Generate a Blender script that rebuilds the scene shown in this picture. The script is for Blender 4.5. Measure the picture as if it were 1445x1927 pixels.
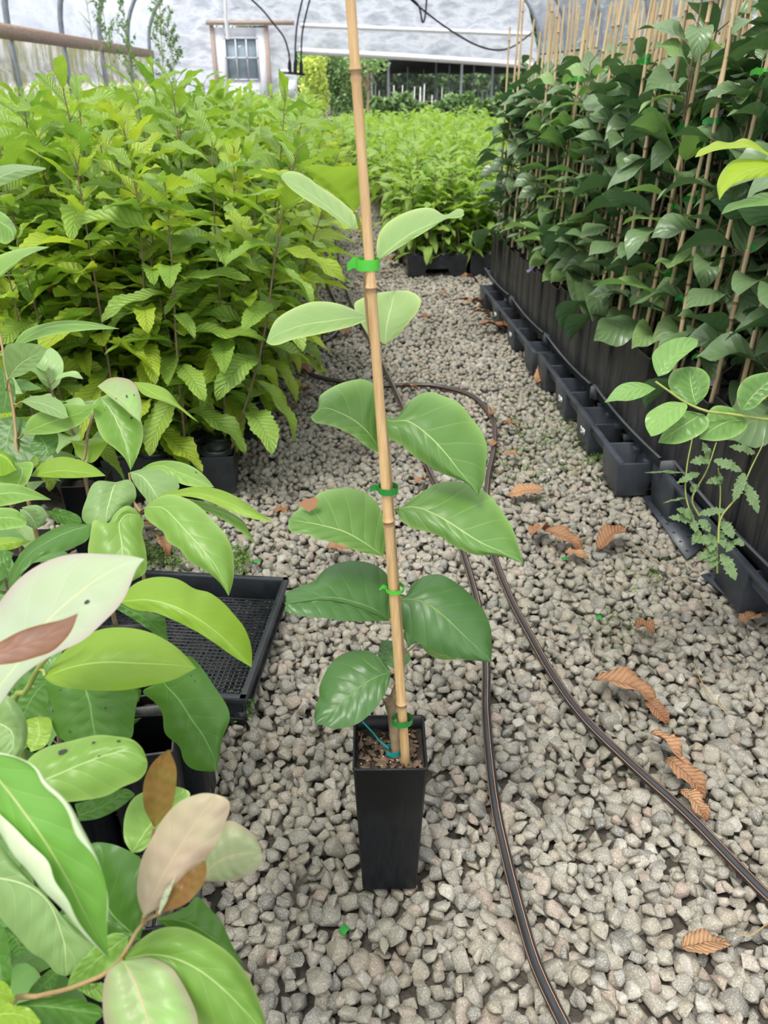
import bpy, bmesh, math, random
import numpy as np
from mathutils import Vector, Matrix, Euler

scene = bpy.context.scene
for o in list(bpy.data.objects): bpy.data.objects.remove(o)
COL = scene.collection
R = math.radians

# ------------------------------------------------------------ camera
H = 1.08; TH = R(29.3); PS = R(4.2); FPX = 1447.0; CX, CY = 722.5, 963.5
cam_d = bpy.data.cameras.new('camera'); cam = bpy.data.objects.new('camera', cam_d); COL.objects.link(cam)
cam.location = (0, 0, H); cam.rotation_euler = (math.pi/2-TH, 0, -PS)
cam_d.sensor_fit = 'VERTICAL'; cam_d.sensor_height = 36; cam_d.lens = FPX/1927*36
cam_d.clip_start = 0.02; cam_d.clip_end = 300
cam_d.dof.use_dof = True; cam_d.dof.focus_distance = 1.15; cam_d.dof.aperture_fstop = 9
scene.camera = cam
# ------------------------------------------------------------ world, sun, exposure
w = bpy.data.worlds.new('world'); scene.world = w; w.use_nodes = True
nt = w.node_tree; bg = nt.nodes['Background']
tc = nt.nodes.new('ShaderNodeTexCoord'); sp = nt.nodes.new('ShaderNodeSeparateXYZ')
cr = nt.nodes.new('ShaderNodeValToRGB')
nt.links.new(tc.outputs['Generated'], sp.inputs[0]); nt.links.new(sp.outputs['Z'], cr.inputs[0])
cr.color_ramp.elements[0].position = 0.0; cr.color_ramp.elements[0].color = (.46, .51, .59, 1)
cr.color_ramp.elements[1].position = 0.5; cr.color_ramp.elements[1].color = (1, .99, .965, 1)
nt.links.new(cr.outputs[0], bg.inputs[0]); bg.inputs[1].default_value = 1.45
sd = bpy.data.lights.new('sun', 'SUN'); sun = bpy.data.objects.new('sun', sd); COL.objects.link(sun)
sd.energy = 6.0; sd.angle = R(20); sd.color = (1, .96, .88)
sun.rotation_euler = Vector((-.28, -.30, 1)).to_track_quat('Z', 'Y').to_euler()
scene.view_settings.view_transform = 'Standard'; scene.view_settings.look = 'None'
scene.view_settings.gamma = 1; scene.view_settings.use_curve_mapping = False
scene.view_settings.exposure = 0.70

fw = np.array((math.sin(PS)*math.cos(TH), math.cos(PS)*math.cos(TH), -math.sin(TH)))
rt = np.array((math.cos(PS), -math.sin(PS), 0)); up = np.array((math.sin(PS)*math.sin(TH), math.cos(PS)*math.sin(TH), math.cos(TH)))
EYE = np.array((0, 0, H))
def ray(px, py): return fw + (px-CX)/FPX*rt - (py-CY)/FPX*up
def Q(px, py, d): return EYE + ray(px, py)*d                 # point at a distance along the lens axis
def G(px, py, z=0.0):
    r = ray(px, py); return EYE + r*((z-H)/r[2])              # point on a level plane
def P(px, py, Y):
    r = ray(px, py); return EYE + r*(Y/r[1])                  # point on the wall plane y = Y
def proj(p):
    q = np.asarray(p)-EYE; d = q@fw
    return (CX+FPX*(q@rt)/d, CY-FPX*(q@up)/d, d)

# ------------------------------------------------------------ mesh helpers
class MB:
    def __init__(s): s.V=[]; s.F=[]; s.UV=[]; s.R=[]; s.M=[]; s.n=0
    def add(s, V, F, uv=None, r=0.0, mi=0):
        V = np.asarray(V, float); n = len(V)
        s.V.append(V); s.UV.append(np.zeros((n,2)) if uv is None else np.asarray(uv, float))
        s.R.append(np.full(n, r) if np.isscalar(r) else np.asarray(r, float))
        F = np.asarray(F, int)
        s.F.append(F+s.n); s.M.append(np.full(len(F), mi)); s.n += n
        return s
    def merge(s, o, M=None, r=0.0):
        for V, uv, rr in zip(o.V, o.UV, o.R):
            if M is not None: V = V@M[:3,:3].T+M[:3,3]
            s.V.append(V); s.UV.append(uv); s.R.append((rr+r) % 1.0)
        for F, m in zip(o.F, o.M): s.F.append(F+s.n); s.M.append(m)
        s.n += o.n
    def mesh(s, name, mats, smooth=True):
        V = np.vstack(s.V); UV = np.vstack(s.UV); RR = np.concatenate(s.R)
        loops = np.concatenate([f.ravel() for f in s.F]); tot = np.concatenate([np.full(len(f), f.shape[1]) for f in s.F])
        st = np.concatenate(([0], np.cumsum(tot)[:-1])); mi = np.concatenate(s.M)
        me = bpy.data.meshes.new(name)
        me.vertices.add(len(V)); me.vertices.foreach_set('co', V.ravel())
        me.loops.add(len(loops)); me.loops.foreach_set('vertex_index', loops.astype(np.int32))
        me.polygons.add(len(tot)); me.polygons.foreach_set('loop_start', st.astype(np.int32))
        me.polygons.foreach_set('material_index', mi.astype(np.int32))
        me.update(calc_edges=True)
        uvl = me.uv_layers.new(name='UVMap'); uvl.data.foreach_set('uv', UV[loops].ravel())
        a = me.attributes.new('rnd', 'FLOAT', 'POINT'); a.data.foreach_set('value', RR)
        for m in (mats if isinstance(mats, (list, tuple)) else [mats]): me.materials.append(m)
        if smooth: me.polygons.foreach_set('use_smooth', np.ones(len(tot), bool))
        me.validate(); me.update(); return me
    def build(s, name, mats, parent=None, smooth=True, bevel=0):
        o = bpy.data.objects.new(name, s.mesh(name, mats, smooth)); COL.objects.link(o)
        if parent is not None: o.parent = parent; 
        if bevel:
            b = o.modifiers.new('bevel', 'BEVEL'); b.width = bevel; b.segments = 2; b.limit_method = 'ANGLE'
        return o
BOXF = [(0,3,2,1),(4,5,6,7),(0,1,5,4),(1,2,6,5),(2,3,7,6),(3,0,4,7)]
def box(mb, c, s, rz=0, top=1.0, mi=0, r=0.0):
    x,y,z = [k/2 for k in s]
    V = np.array([(-x,-y,-z),(x,-y,-z),(x,y,-z),(-x,y,-z),(-x*top,-y*top,z),(x*top,-y*top,z),(x*top,y*top,z),(-x*top,y*top,z)])
    cs, sn = math.cos(rz), math.sin(rz)
    V = V@np.array([(cs,sn,0),(-sn,cs,0),(0,0,1)])+np.asarray(c)
    mb.add(V, BOXF, r=r, mi=mi, uv=V[:, :2])
def beam(mb, a, b, wd, th, upv=(0,0,1)):
    a = np.asarray(a,float); b = np.asarray(b,float); t = b-a; t /= np.linalg.norm(t)
    s = np.cross(t, upv); s /= np.linalg.norm(s); u = np.cross(s, t)
    V = [p+s*i*wd/2+u*j*th/2 for p in (a,b) for i,j in ((-1,-1),(1,-1),(1,1),(-1,1))]
    mb.add(V, BOXF)
def smooth_path(pts, n):
    P_ = np.asarray(pts, float); m = len(P_)
    if m == 2: return np.array([P_[0]+(P_[1]-P_[0])*t for t in np.linspace(0,1,n)])
    A = np.vstack([2*P_[0]-P_[1], P_, 2*P_[-1]-P_[-2]])
    d = np.concatenate(([0], np.cumsum(np.linalg.norm(np.diff(P_, axis=0), axis=1)+1e-9))); d /= d[-1]
    out = []
    for t in np.linspace(0, 1, n):
        i = min(max(np.searchsorted(d, t)-1, 0), m-2); f = (t-d[i])/(d[i+1]-d[i]); f = min(max(f,0),1)
        p0,p1,p2,p3 = A[i],A[i+1],A[i+2],A[i+3]
        out.append(.5*((2*p1)+(-p0+p2)*f+(2*p0-5*p1+4*p2-p3)*f*f+(-p0+3*p1-3*p2+p3)*f**3))
    return np.array(out)
def tube(mb, pts, rad, seg=8, mi=0, r=0.0, cap=True):
    pts = np.asarray(pts, float); n = len(pts)
    rad = np.full(n, rad) if np.isscalar(rad) else np.interp(np.linspace(0,1,n), np.linspace(0,1,len(rad)), rad)
    T = np.gradient(pts, axis=0); T /= np.linalg.norm(T, axis=1)[:,None]+1e-12
    a = np.array((0,0,1.)) if abs(T[0][2]) < .9 else np.array((1.,0,0))
    u = np.cross(T[0], a); u /= np.linalg.norm(u)
    V=[]; UV=[]; L = 0
    for i in range(n):
        u = u-T[i]*(u@T[i]); u /= np.linalg.norm(u); v = np.cross(T[i], u)
        if i: L += np.linalg.norm(pts[i]-pts[i-1])
        for k in range(seg+1):
            an = 2*math.pi*k/seg
            V.append(pts[i]+rad[i]*(math.cos(an)*u+math.sin(an)*v)); UV.append((k/seg, L))
    s1 = seg+1
    F = [(i*s1+k, i*s1+k+1, (i+1)*s1+k+1, (i+1)*s1+k) for i in range(n-1) for k in range(seg)]
    mb.add(V, F, UV, r, mi)
    if cap:
        for i, fl in ((0,1),(n-1,0)):
            ring = V[i*s1:i*s1+seg]; c = pts[i]
            Fc = [(0,(k+1)%seg+1,k+1) if fl else (0,k+1,(k+1)%seg+1) for k in range(seg)]
            mb.add([c]+list(ring), Fc, None, r, mi)
def empty(name, loc, rz=0):
    o = bpy.data.objects.new(name, None); COL.objects.link(o); o.location = loc; o.rotation_euler = (0,0,rz)
    o.empty_display_size = .05; return o
def tag(o, label=None, cat=None, group=None, kind=None):
    if label: o['label'] = label
    if cat: o['category'] = cat
    if group: o['group'] = group
    if kind: o['kind'] = kind
    return o
def struct(mb, name, mats, label=None, **k):
    o = mb.build(name, mats, None, **k); o['kind'] = 'structure'
    if label: o['label'] = label
    return o
KIDS = {}
def kids(o):
    return [c for c in KIDS.get(o.name, ())]
def reg(root):
    KIDS[root.name] = [c for c in bpy.data.objects if c.parent == root]
    for c in KIDS[root.name]: KIDS[c.name] = [g for g in bpy.data.objects if g.parent == c]
def copy_tree(o, parent=None):
    c = o.copy(); COL.objects.link(c)
    if parent is not None: c.parent = parent
    for ch in kids(o): copy_tree(ch, c)
    return c

# ------------------------------------------------------------ materials
def new_mat(name):
    m = bpy.data.materials.new(name); m.use_nodes = True; nt = m.node_tree; nt.nodes.clear()
    out = nt.nodes.new('ShaderNodeOutputMaterial')
    return m, nt, out
class N:
    def __init__(s, nt): s.nt = nt
    def __call__(s, t, **k):
        n = s.nt.nodes.new('ShaderNode'+t)
        for a, b in k.items(): setattr(n, a, b)
        return n
    def math(s, op, a, b=0.0, c=None, clamp=False):
        n = s.nt.nodes.new('ShaderNodeMath'); n.operation = op; n.use_clamp = clamp
        for i, x in enumerate((a, b) if c is None else (a, b, c)):
            if hasattr(x, 'links') or hasattr(x, 'is_linked'): s.nt.links.new(x, n.inputs[i])
            else: n.inputs[i].default_value = x
        return n.outputs[0]
    def mix(s, f, a, b, mode='MIX'):
        n = s.nt.nodes.new('ShaderNodeMix'); n.data_type = 'RGBA'; n.blend_type = mode
        for i, x in ((0, f), (6, a), (7, b)):
            if hasattr(x, 'is_linked'): s.nt.links.new(x, n.inputs[i])
            elif i == 0: n.inputs[0].default_value = x
            else: n.inputs[i].default_value = (*x, 1) if len(x) == 3 else x
        return n.outputs[2]
    def noise(s, scale, detail=3, vec=None, rough=.5):
        n = s.nt.nodes.new('ShaderNodeTexNoise'); n.inputs['Scale'].default_value = scale; n.inputs['Detail'].default_value = detail
        n.inputs['Roughness'].default_value = rough
        if vec is not None: s.nt.links.new(vec, n.inputs['Vector'])
        return n.outputs[0]
    def ramp(s, f, stops):
        n = s.nt.nodes.new('ShaderNodeValToRGB'); e = n.color_ramp.elements
        while len(e) < len(stops): e.new(.5)
        for k, (p, c) in zip(e, stops): k.position = p; k.color = (*c, 1) if not np.isscalar(c) else (c,c,c,1)
        s.nt.links.new(f, n.inputs[0]); return n.outputs[0]
    def link(s, a, b): s.nt.links.new(a, b)
def rnd_value(n):
    at = n('Attribute'); at.attribute_name = 'rnd'; oi = n('ObjectInfo')
    return n.math('FRACT', n.math('ADD', at.outputs['Fac'], oi.outputs['Random']))
def bump(n, h, strength, dist, to):
    b = n('Bump'); b.inputs['Strength'].default_value = strength; b.inputs['Distance'].default_value = dist
    n.link(h, b.inputs['Height']); n.link(b.outputs[0], to); return b
def simple(name, col, rough=.5, var=.15, nscale=20, bumpd=0, spec=.5, metal=0, col2=None, stretch=None, coat=0):
    m, nt, out = new_mat(name); n = N(nt); b = n('BsdfPrincipled'); n.link(b.outputs[0], out.inputs[0])
    tc = n('TexCoord'); mp = n('Mapping'); n.link(tc.outputs['Object'], mp.inputs[0])
    if stretch: mp.inputs['Scale'].default_value = stretch
    f = n.noise(nscale, 5, mp.outputs[0], .6)
    c2 = col2 or tuple(min(1, x*(1+var*2)) for x in col); c1 = col if col2 else tuple(x*(1-var) for x in col)
    c = n.ramp(f, [(.3, c1), (.7, c2)])
    n.link(c, b.inputs['Base Color']); b.inputs['Roughness'].default_value = rough
    b.inputs['Specular IOR Level'].default_value = spec; b.inputs['Metallic'].default_value = metal
    if coat: b.inputs['Coat Weight'].default_value = coat
    if bumpd: bump(n, n.noise(nscale*3, 4, mp.outputs[0]), .6, bumpd, b.inputs['Normal'])
    return m
def leaf_mat(name, ca, cb, vein, under, nv=7, slant=.22, vbump=.5, rough=.38, trans=.3, tcol=None, edge=None, veinamt=.5, blotch=None, spec=.45):
    """ca..cb: the range of leaf colours; vein: colour of midrib and side veins; under: colour of the underside"""
    m, nt, out = new_mat(name); n = N(nt); b = n('BsdfPrincipled')
    uv = n('UVMap'); s = n('SeparateXYZ'); n.link(uv.outputs[0], s.inputs[0]); U, Vv = s.outputs[0], s.outputs[1]
    a = n.math('MULTIPLY', n.math('ABSOLUTE', n.math('SUBTRACT', U, .5)), 2.0)
    tc = n('TexCoord'); wob = n.noise(25, 2, tc.outputs['Object'])
    # side veins sweep forward from the midrib
    curve = n.math('MULTIPLY', n.math('POWER', a, .8), slant)
    ph = n.math('MULTIPLY', n.math('SUBTRACT', n.math('ADD', Vv, n.math('MULTIPLY', wob, .02)), curve), nv)
    tri = n.math('ABSOLUTE', n.math('SUBTRACT', n.math('FRACT', ph), .5))       # 0 on the vein
    side = n.math('SUBTRACT', 1.0, n.math('DIVIDE', tri, .045), clamp=True)
    side = n.math('MULTIPLY', side, n.math('SUBTRACT', 1.0, n.math('MULTIPLY', a, .75)))
    side = n.math('MULTIPLY', side, n.math('LESS_THAN', a, .96))
    midw = n.math('MULTIPLY_ADD', Vv, -.025, .04)
    mid = n.math('SUBTRACT', 1.0, n.math('DIVIDE', a, midw), clamp=True)
    mask = n.math('MAXIMUM', n.math('MULTIPLY', side, veinamt), n.math('POWER', mid, .5), clamp=True)
    rv = rnd_value(n)
    base = n.mix(rv, ca, cb)
    f2 = n.noise(9, 4, tc.outputs['Object'], .6)
    base = n.mix(n.math('MULTIPLY', n.math('SUBTRACT', f2, .35, clamp=True), 1.2, clamp=True), base, n.mix(.5, base, ca))
    if blotch:
        bl = n.ramp(n.noise(5, 5, tc.outputs['Object'], .7), [(.45, 0.), (.62, 1.)])
        base = n.mix(n.math('MULTIPLY', bl, .75), base, blotch)
    if edge:
        base = n.mix(n.math('POWER', a, 6.0), base, edge)
    colr = n.mix(mask, base, vein)
    geo = n('NewGeometry')
    undc = n.mix(n.math('MULTIPLY', mask, .8), n.mix(.2, under, base), vein)
    colr = n.mix(geo.outputs['Backfacing'], colr, undc)
    n.link(colr, b.inputs['Base Color'])
    b.inputs['Roughness'].default_value = rough; b.inputs['Specular IOR Level'].default_value = spec
    # relief: the blade bulges between the veins
    bulge = n.math('MULTIPLY', tri, 2.0)
    hgt = n.math('ADD', n.math('MULTIPLY', n.math('POWER', bulge, .5), .6), n.math('MULTIPLY', f2, .3))
    hgt = n.math('SUBTRACT', hgt, n.math('MULTIPLY', mid, .5))
    bump(n, hgt, vbump, .004, b.inputs['Normal'])
    t = n('BsdfTranslucent')
    tcx = n.mix(.5, n.mix(.55, base, tcol or (.45, .75, .08)), colr)
    n.link(tcx, t.inputs[0])
    ms = n('MixShader'); ms.inputs[0].default_value = trans
    n.link(b.outputs[0], ms.inputs[1]); n.link(t.outputs[0], ms.inputs[2]); n.link(ms.outputs[0], out.inputs[0])
    return m

M = {}
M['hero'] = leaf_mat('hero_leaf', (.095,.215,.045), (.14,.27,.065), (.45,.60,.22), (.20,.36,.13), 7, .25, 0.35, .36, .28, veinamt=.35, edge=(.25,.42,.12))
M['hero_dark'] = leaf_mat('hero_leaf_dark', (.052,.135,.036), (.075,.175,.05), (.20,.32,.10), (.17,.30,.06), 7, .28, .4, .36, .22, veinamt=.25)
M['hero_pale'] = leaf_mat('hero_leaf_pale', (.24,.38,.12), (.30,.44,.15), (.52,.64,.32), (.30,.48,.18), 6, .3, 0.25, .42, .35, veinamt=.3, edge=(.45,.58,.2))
M['hero_olive'] = leaf_mat('hero_leaf_olive', (.19,.30,.02), (.24,.36,.03), (.30,.30,.06), (.20,.31,.02), 6, .3, 0.25, .45, .5, veinamt=.5)
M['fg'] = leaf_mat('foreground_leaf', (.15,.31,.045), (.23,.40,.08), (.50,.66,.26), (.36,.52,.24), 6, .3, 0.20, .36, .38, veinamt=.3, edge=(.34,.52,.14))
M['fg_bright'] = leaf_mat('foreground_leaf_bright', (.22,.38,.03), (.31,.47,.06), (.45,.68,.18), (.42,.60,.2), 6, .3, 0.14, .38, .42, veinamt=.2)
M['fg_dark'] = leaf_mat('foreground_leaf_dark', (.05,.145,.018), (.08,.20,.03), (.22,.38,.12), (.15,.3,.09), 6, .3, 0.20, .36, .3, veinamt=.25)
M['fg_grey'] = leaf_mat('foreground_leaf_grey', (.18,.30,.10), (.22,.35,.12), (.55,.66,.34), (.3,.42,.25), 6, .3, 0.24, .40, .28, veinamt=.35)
M['fg_pale'] = leaf_mat('foreground_leaf_pale', (.41,.51,.31), (.45,.55,.35), (.66,.66,.38), (.42,.60,.36), 5, .35, 0.16, .5, .35, edge=(.48,.40,.38), veinamt=.35, blotch=(.5,.58,.45))
M['fg_mottled'] = leaf_mat('foreground_leaf_mottled', (.28,.50,.14), (.24,.42,.12), (.55,.40,.24), (.36,.5,.25), 6, .3, 0.16, .42, .35, edge=(.36,.28,.22), veinamt=.35, blotch=(.34,.34,.22))
M['fg_pink'] = leaf_mat('young_leaf_pinkish', (.42,.31,.25), (.45,.36,.25), (.52,.44,.24), (.46,.38,.30), 6, .3, 0.16, .42, .3, (.6,.35,.15), blotch=(.40,.42,.24), veinamt=.3)
M['fg_brown'] = leaf_mat('young_leaf_bronze', (.20,.10,.03), (.26,.15,.04), (.20,.16,.04), (.3,.15,.05), 6, .3, 0.20, .38, .35, (.5,.3,.05), blotch=(.22,.24,.05), veinamt=.3)
M['fg_red'] = leaf_mat('young_leaf_red', (.46,.20,.12), (.5,.24,.14), (.4,.15,.08), (.5,.25,.15), 5, .3, 0.16, .45, .3, (.6,.25,.1), edge=(.36,.12,.03), blotch=(.52,.36,.32), veinamt=.1)
M['fg_roll'] = leaf_mat('foreground_leaf_pale_underside', (.15,.36,.06), (.22,.43,.09), (.55,.60,.28), (.78,.88,.62), 6, .3, .2, .36, .3, veinamt=.25)
M['yellow'] = leaf_mat('yellow_green_leaf', (.42,.56,.04), (.36,.54,.06), (.55,.7,.2), (.55,.7,.1), 6, .3, .3, .4, .5, veinamt=.15)
M['pers'] = leaf_mat('persimmon_leaf', (.042,.115,.050), (.10,.215,.085), (.20,.32,.14), (.15,.23,.10), 7, .28, .5, .33, .14, (.3,.5,.08), veinamt=.22, spec=.55)
M['pers_light'] = leaf_mat('persimmon_leaf_light', (.13,.29,.09), (.24,.42,.11), (.36,.5,.2), (.25,.38,.14), 7, .28, .4, .36, .3, veinamt=.25)
M['chest'] = leaf_mat('chestnut_leaf', (.13,.29,.035), (.38,.54,.045), (.42,.58,.14), (.27,.42,.08), 13, .17, 1.0, .42, .38, veinamt=.35)
M['chest_y'] = leaf_mat('chestnut_leaf_yellow', (.27,.43,.03), (.60,.66,.04), (.52,.62,.14), (.38,.52,.06), 13, .17, 1.0, .42, .45, veinamt=.3)
M['chest_far'] = leaf_mat('chestnut_leaf_far', (.20,.38,.045), (.48,.62,.08), (.45,.6,.2), (.32,.48,.12), 13, .17, .6, .42, .42, veinamt=.2)
M['dry'] = leaf_mat('dry_leaf', (.28,.14,.075), (.52,.31,.17), (.27,.13,.07), (.5,.28,.14), 11, .17, 1.0, .6, .15, (.6,.3,.1), veinamt=.35, blotch=(.27,.12,.05), spec=.25)
M['bamboo'] = simple('bamboo_cane', (.47,.29,.12), .42, .2, 6, .0004, col2=(.66,.46,.24), stretch=(40,40,3))
M['node'] = simple('cane_node', (.20,.12,.055), .5, .2, 20, 0, col2=(.34,.22,.11))
M['bamboo_far'] = simple('bamboo_cane_pale', (.46,.32,.17), .5, .2, 5, 0, col2=(.66,.52,.33), stretch=(10,10,2))
M['bark'] = simple('seedling_bark', (.14,.095,.05), .7, .3, 60, .0006, col2=(.26,.20,.12))
M['gstem'] = simple('green_stem', (.20,.27,.05), .45, .2, 30, .0003, col2=(.33,.36,.10))
M['rstem'] = simple('reddish_stem', (.25,.16,.07), .5, .2, 30, .0003, col2=(.38,.27,.13))
M['pot'] = simple('black_plastic', (.004,.005,.007), .40, .3, 30, .0002, spec=.3, col2=(.011,.013,.016), stretch=(6,6,1))
M['pot_worn'] = simple('worn_black_plastic', (.014,.016,.018), .42, .3, 14, .0006, col2=(.062,.062,.060), stretch=(6,6,.7))
M['pallet'] = simple('grey_black_plastic', (.022,.028,.038), .42, .3, 8, .0005, col2=(.065,.075,.092))
M['lip'] = simple('tray_lip_plastic', (.05,.058,.068), .4, .3, 10, .0005, col2=(.10,.11,.125))
M['tray'] = simple('black_tray_plastic', (.012,.016,.020), .38, .3, 20, .0003, col2=(.032,.038,.045))
M['soil'] = simple('potting_soil', (.012,.009,.007), .85, .4, 90, .004, col2=(.055,.035,.022))
M['bark_chip'] = simple('bark_chip', (.05,.028,.016), .7, .4, 60, .0008, col2=(.20,.13,.08))
M['perlite'] = simple('fertiliser_bead', (.55,.47,.30), .4, .1, 30)
M['tape'] = simple('green_tape', (.05,.42,.03), .35, .1, 30, 0, col2=(.10,.55,.05))
M['tape_d'] = simple('dark_green_tape', (.015,.19,.03), .35, .1, 30, 0, col2=(.03,.27,.04))
M['teal'] = simple('teal_band', (.0,.24,.26), .4, .1, 30, 0, col2=(.02,.34,.36))
M['white'] = simple('white_plastic', (.75,.76,.76), .5, .05, 10)
M['lav'] = simple('lavender_tag', (.42,.36,.62), .45, .05, 10, 0, col2=(.52,.46,.72))
M['ink'] = simple('black_ink', (.02,.02,.02), .6, .05, 10)
M['steel'] = simple('galvanised_steel', (.20,.22,.25), .45, .1, 12, 0, metal=.3, col2=(.30,.33,.37))
M['wood'] = simple('weathered_wood', (.20,.13,.09), .7, .2, 8, .002, col2=(.34,.24,.18), stretch=(1,1,6))
M['woodp'] = simple('pinkish_wood', (.34,.25,.21), .7, .2, 8, .001, col2=(.48,.37,.31), stretch=(6,6,1))
M['doorw'] = simple('painted_white_wood', (.74,.76,.82), .5, .04, 5)
M['glass'] = simple('window_glass', (.30,.38,.44), .1, .2, 3, 0, col2=(.38,.47,.52))
M['shade'] = simple('black_shade_cloth', (.035,.045,.055), .9, .2, 3)
M['grass'] = simple('grass_blades', (.10,.26,.03), .5, .3, 3, 0, col2=(.24,.42,.07))
M['moss'] = simple('moss', (.06,.14,.02), .8, .3, 30, 0, col2=(.16,.28,.05))
M['weedl'] = leaf_mat('weed_leaf', (.08,.18,.05), (.14,.26,.07), (.3,.42,.2), (.2,.3,.14), 6, .3, .5, .5, .25)
M['road'] = simple('grey_road', (.30,.33,.37), .8, .1, 5)
# ground under the stones
m, nt, out = new_mat('wet_soil'); n = N(nt); b = n('BsdfPrincipled'); n.link(b.outputs[0], out.inputs[0])
tc = n('TexCoord'); n.link(n.ramp(n.noise(30, 6, tc.outputs['Object'], .7), [(.3,(.035,.028,.022)), (.7,(.11,.095,.075))]), b.inputs['Base Color'])
b.inputs['Roughness'].default_value = .7; bump(n, n.noise(80, 4, tc.outputs['Object']), 1, .006, b.inputs['Normal']); M['ground'] = m
# stones
m, nt, out = new_mat('crushed_stone'); n = N(nt); b = n('BsdfPrincipled'); n.link(b.outputs[0], out.inputs[0])
rv = rnd_value(n); tc = n('TexCoord')
geo = n('NewGeometry')
cA = n.ramp(rv, [(0,(.31,.295,.255)), (.18,(.42,.38,.30)), (.34,(.19,.19,.178)), (.5,(.49,.46,.385)), (.62,(.30,.28,.23)), (.76,(.41,.36,.27)), (.84,(.42,.31,.25)), (.92,(.58,.55,.48)), (1,(.19,.19,.185))])
sp1 = n.noise(160, 6, geo.outputs['Position'], .75); sp2 = n.noise(520, 3, geo.outputs['Position'], .7)
cB = n.mix(n.math('MULTIPLY', n.math('SUBTRACT', sp1, .42, clamp=True), 3.2, clamp=True), n.mix(.5, cA, (.16,.15,.12)), cA)
cC = n.mix(n.math('MULTIPLY', n.math('SUBTRACT', sp2, .50, clamp=True), 4, clamp=True), cB, (.66,.63,.56))
sp3 = n.noise(300, 4, geo.outputs['Position'], .8)
cC = n.mix(n.math('MULTIPLY', n.math('SUBTRACT', .46, sp3, clamp=True), 5, clamp=True), cC, (.10,.09,.075))
# a broad patch of damp, algae-dark stones
dk = n.ramp(n.noise(2.3, 3, geo.outputs['Position'], .6), [(.40, 0.), (.62, 1.)])
cD = n.mix(n.math('MULTIPLY', dk, .5), cC, n.mix(.75, cC, (.10,.10,.07)))
n.link(cD, b.inputs['Base Color']); b.inputs['Roughness'].default_value = .62; b.inputs['Specular IOR Level'].default_value = .35
bump(n, sp1, .5, .003, b.inputs['Normal']); M['stone'] = m
# hose: black with two fine orange lines
m, nt, out = new_mat('striped_hose'); n = N(nt); b = n('BsdfPrincipled'); n.link(b.outputs[0], out.inputs[0])
uv = n('UVMap'); s = n('SeparateXYZ'); n.link(uv.outputs[0], s.inputs[0])
d1 = n.math('MINIMUM', n.math('ABSOLUTE', n.math('SUBTRACT', s.outputs[0], .80)), n.math('ABSOLUTE', n.math('SUBTRACT', s.outputs[0], .57)))
st = n.math('LESS_THAN', d1, .0075)
n.link(n.mix(st, n.ramp(n.noise(40, 4), [(.3,(.012,.013,.016)), (.75,(.04,.042,.046))]), (.72,.36,.20)), b.inputs['Base Color'])
b.inputs['Roughness'].default_value = .36; M['hose'] = m
# greenhouse film
def film(name, col, tr, stain=False):
    m, nt, out = new_mat(name); n = N(nt)
    tc = n('TexCoord'); mp = n('Mapping'); mp.inputs['Scale'].default_value = (.7, .35, 1.4); mp.inputs['Rotation'].default_value = (0.5, .3, .4)
    n.link(tc.outputs['Object'], mp.inputs[0])
    cre = n.noise(2.2, 6, mp.outputs[0], .55)
    cre = n.math('ABSOLUTE', n.math('SUBTRACT', cre, .5))
    c = n.ramp(cre, [(0, (min(1,col[0]*1.15), min(1,col[1]*1.12), min(1, col[2]*1.08))), (.035, col), (.16, tuple(x*.68 for x in col))])
    if stain:
        mp2 = n('Mapping'); mp2.inputs['Scale'].default_value = (1, 1.2, .35); n.link(tc.outputs['Object'], mp2.inputs[0])
        c = n.mix(n.ramp(n.noise(2.4, 5, mp2.outputs[0], .65), [(.41, 0.), (.56, .9)]), c, (.26,.26,.07))
    d = n('BsdfPrincipled'); n.link(c, d.inputs['Base Color']); d.inputs['Roughness'].default_value = .35
    t = n('BsdfTranslucent'); n.link(c, t.inputs[0])
    bump(n, n.math('MULTIPLY', cre, -1), .8, .15, d.inputs['Normal'])
    m1 = n('MixShader'); m1.inputs[0].default_value = .5; n.link(d.outputs[0], m1.inputs[1]); n.link(t.outputs[0], m1.inputs[2])
    tp = n('BsdfTransparent'); m2 = n('MixShader'); m2.inputs[0].default_value = tr
    n.link(m1.outputs[0], m2.inputs[1]); n.link(tp.outputs[0], m2.inputs[2]); n.link(m2.outputs[0], out.inputs[0])
    return m
M['film'] = film('greenhouse_film', (.42,.45,.54), .36)
M['film_end'] = film('end_wall_film', (.74,.78,.88), .10)
M['sidewall'] = film('white_side_film', (.68,.69,.70), .05, True)
M['mesh_net'] = film('wire_mesh', (.35,.40,.42), .8)
# ============================================================ large structure
rng = np.random.default_rng(7); random.seed(7)
YE = 21.6; XL = -4.0; XR = 5.4; XC = (XL+XR)/2; HIP = 1.62
mb = MB(); g = 60
mb.add([(-30,-4,-.034),(30,-4,-.034),(30,90,-.034),(-30,90,-.034)], [(0,1,2,3)]); struct(mb, 'floor', M['ground'], 'dark damp soil under the gravel')
mb = MB(); mb.add([(-1.4,17.0,-.026),(1.6,17.0,-.026),(1.6,19.2,-.026),(-1.4,19.2,-.026)], [(0,1,2,3)])
o = struct(mb, 'path_strip', M['road'], 'flat grey strip at the far end of the greenhouse aisle')
def arch(t):   # t 0..1 from left hip to right hip
    a = math.pi*t
    return (XC-(XR-XL)/2*math.cos(a), HIP+2.35*math.sin(a)**.85)
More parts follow.
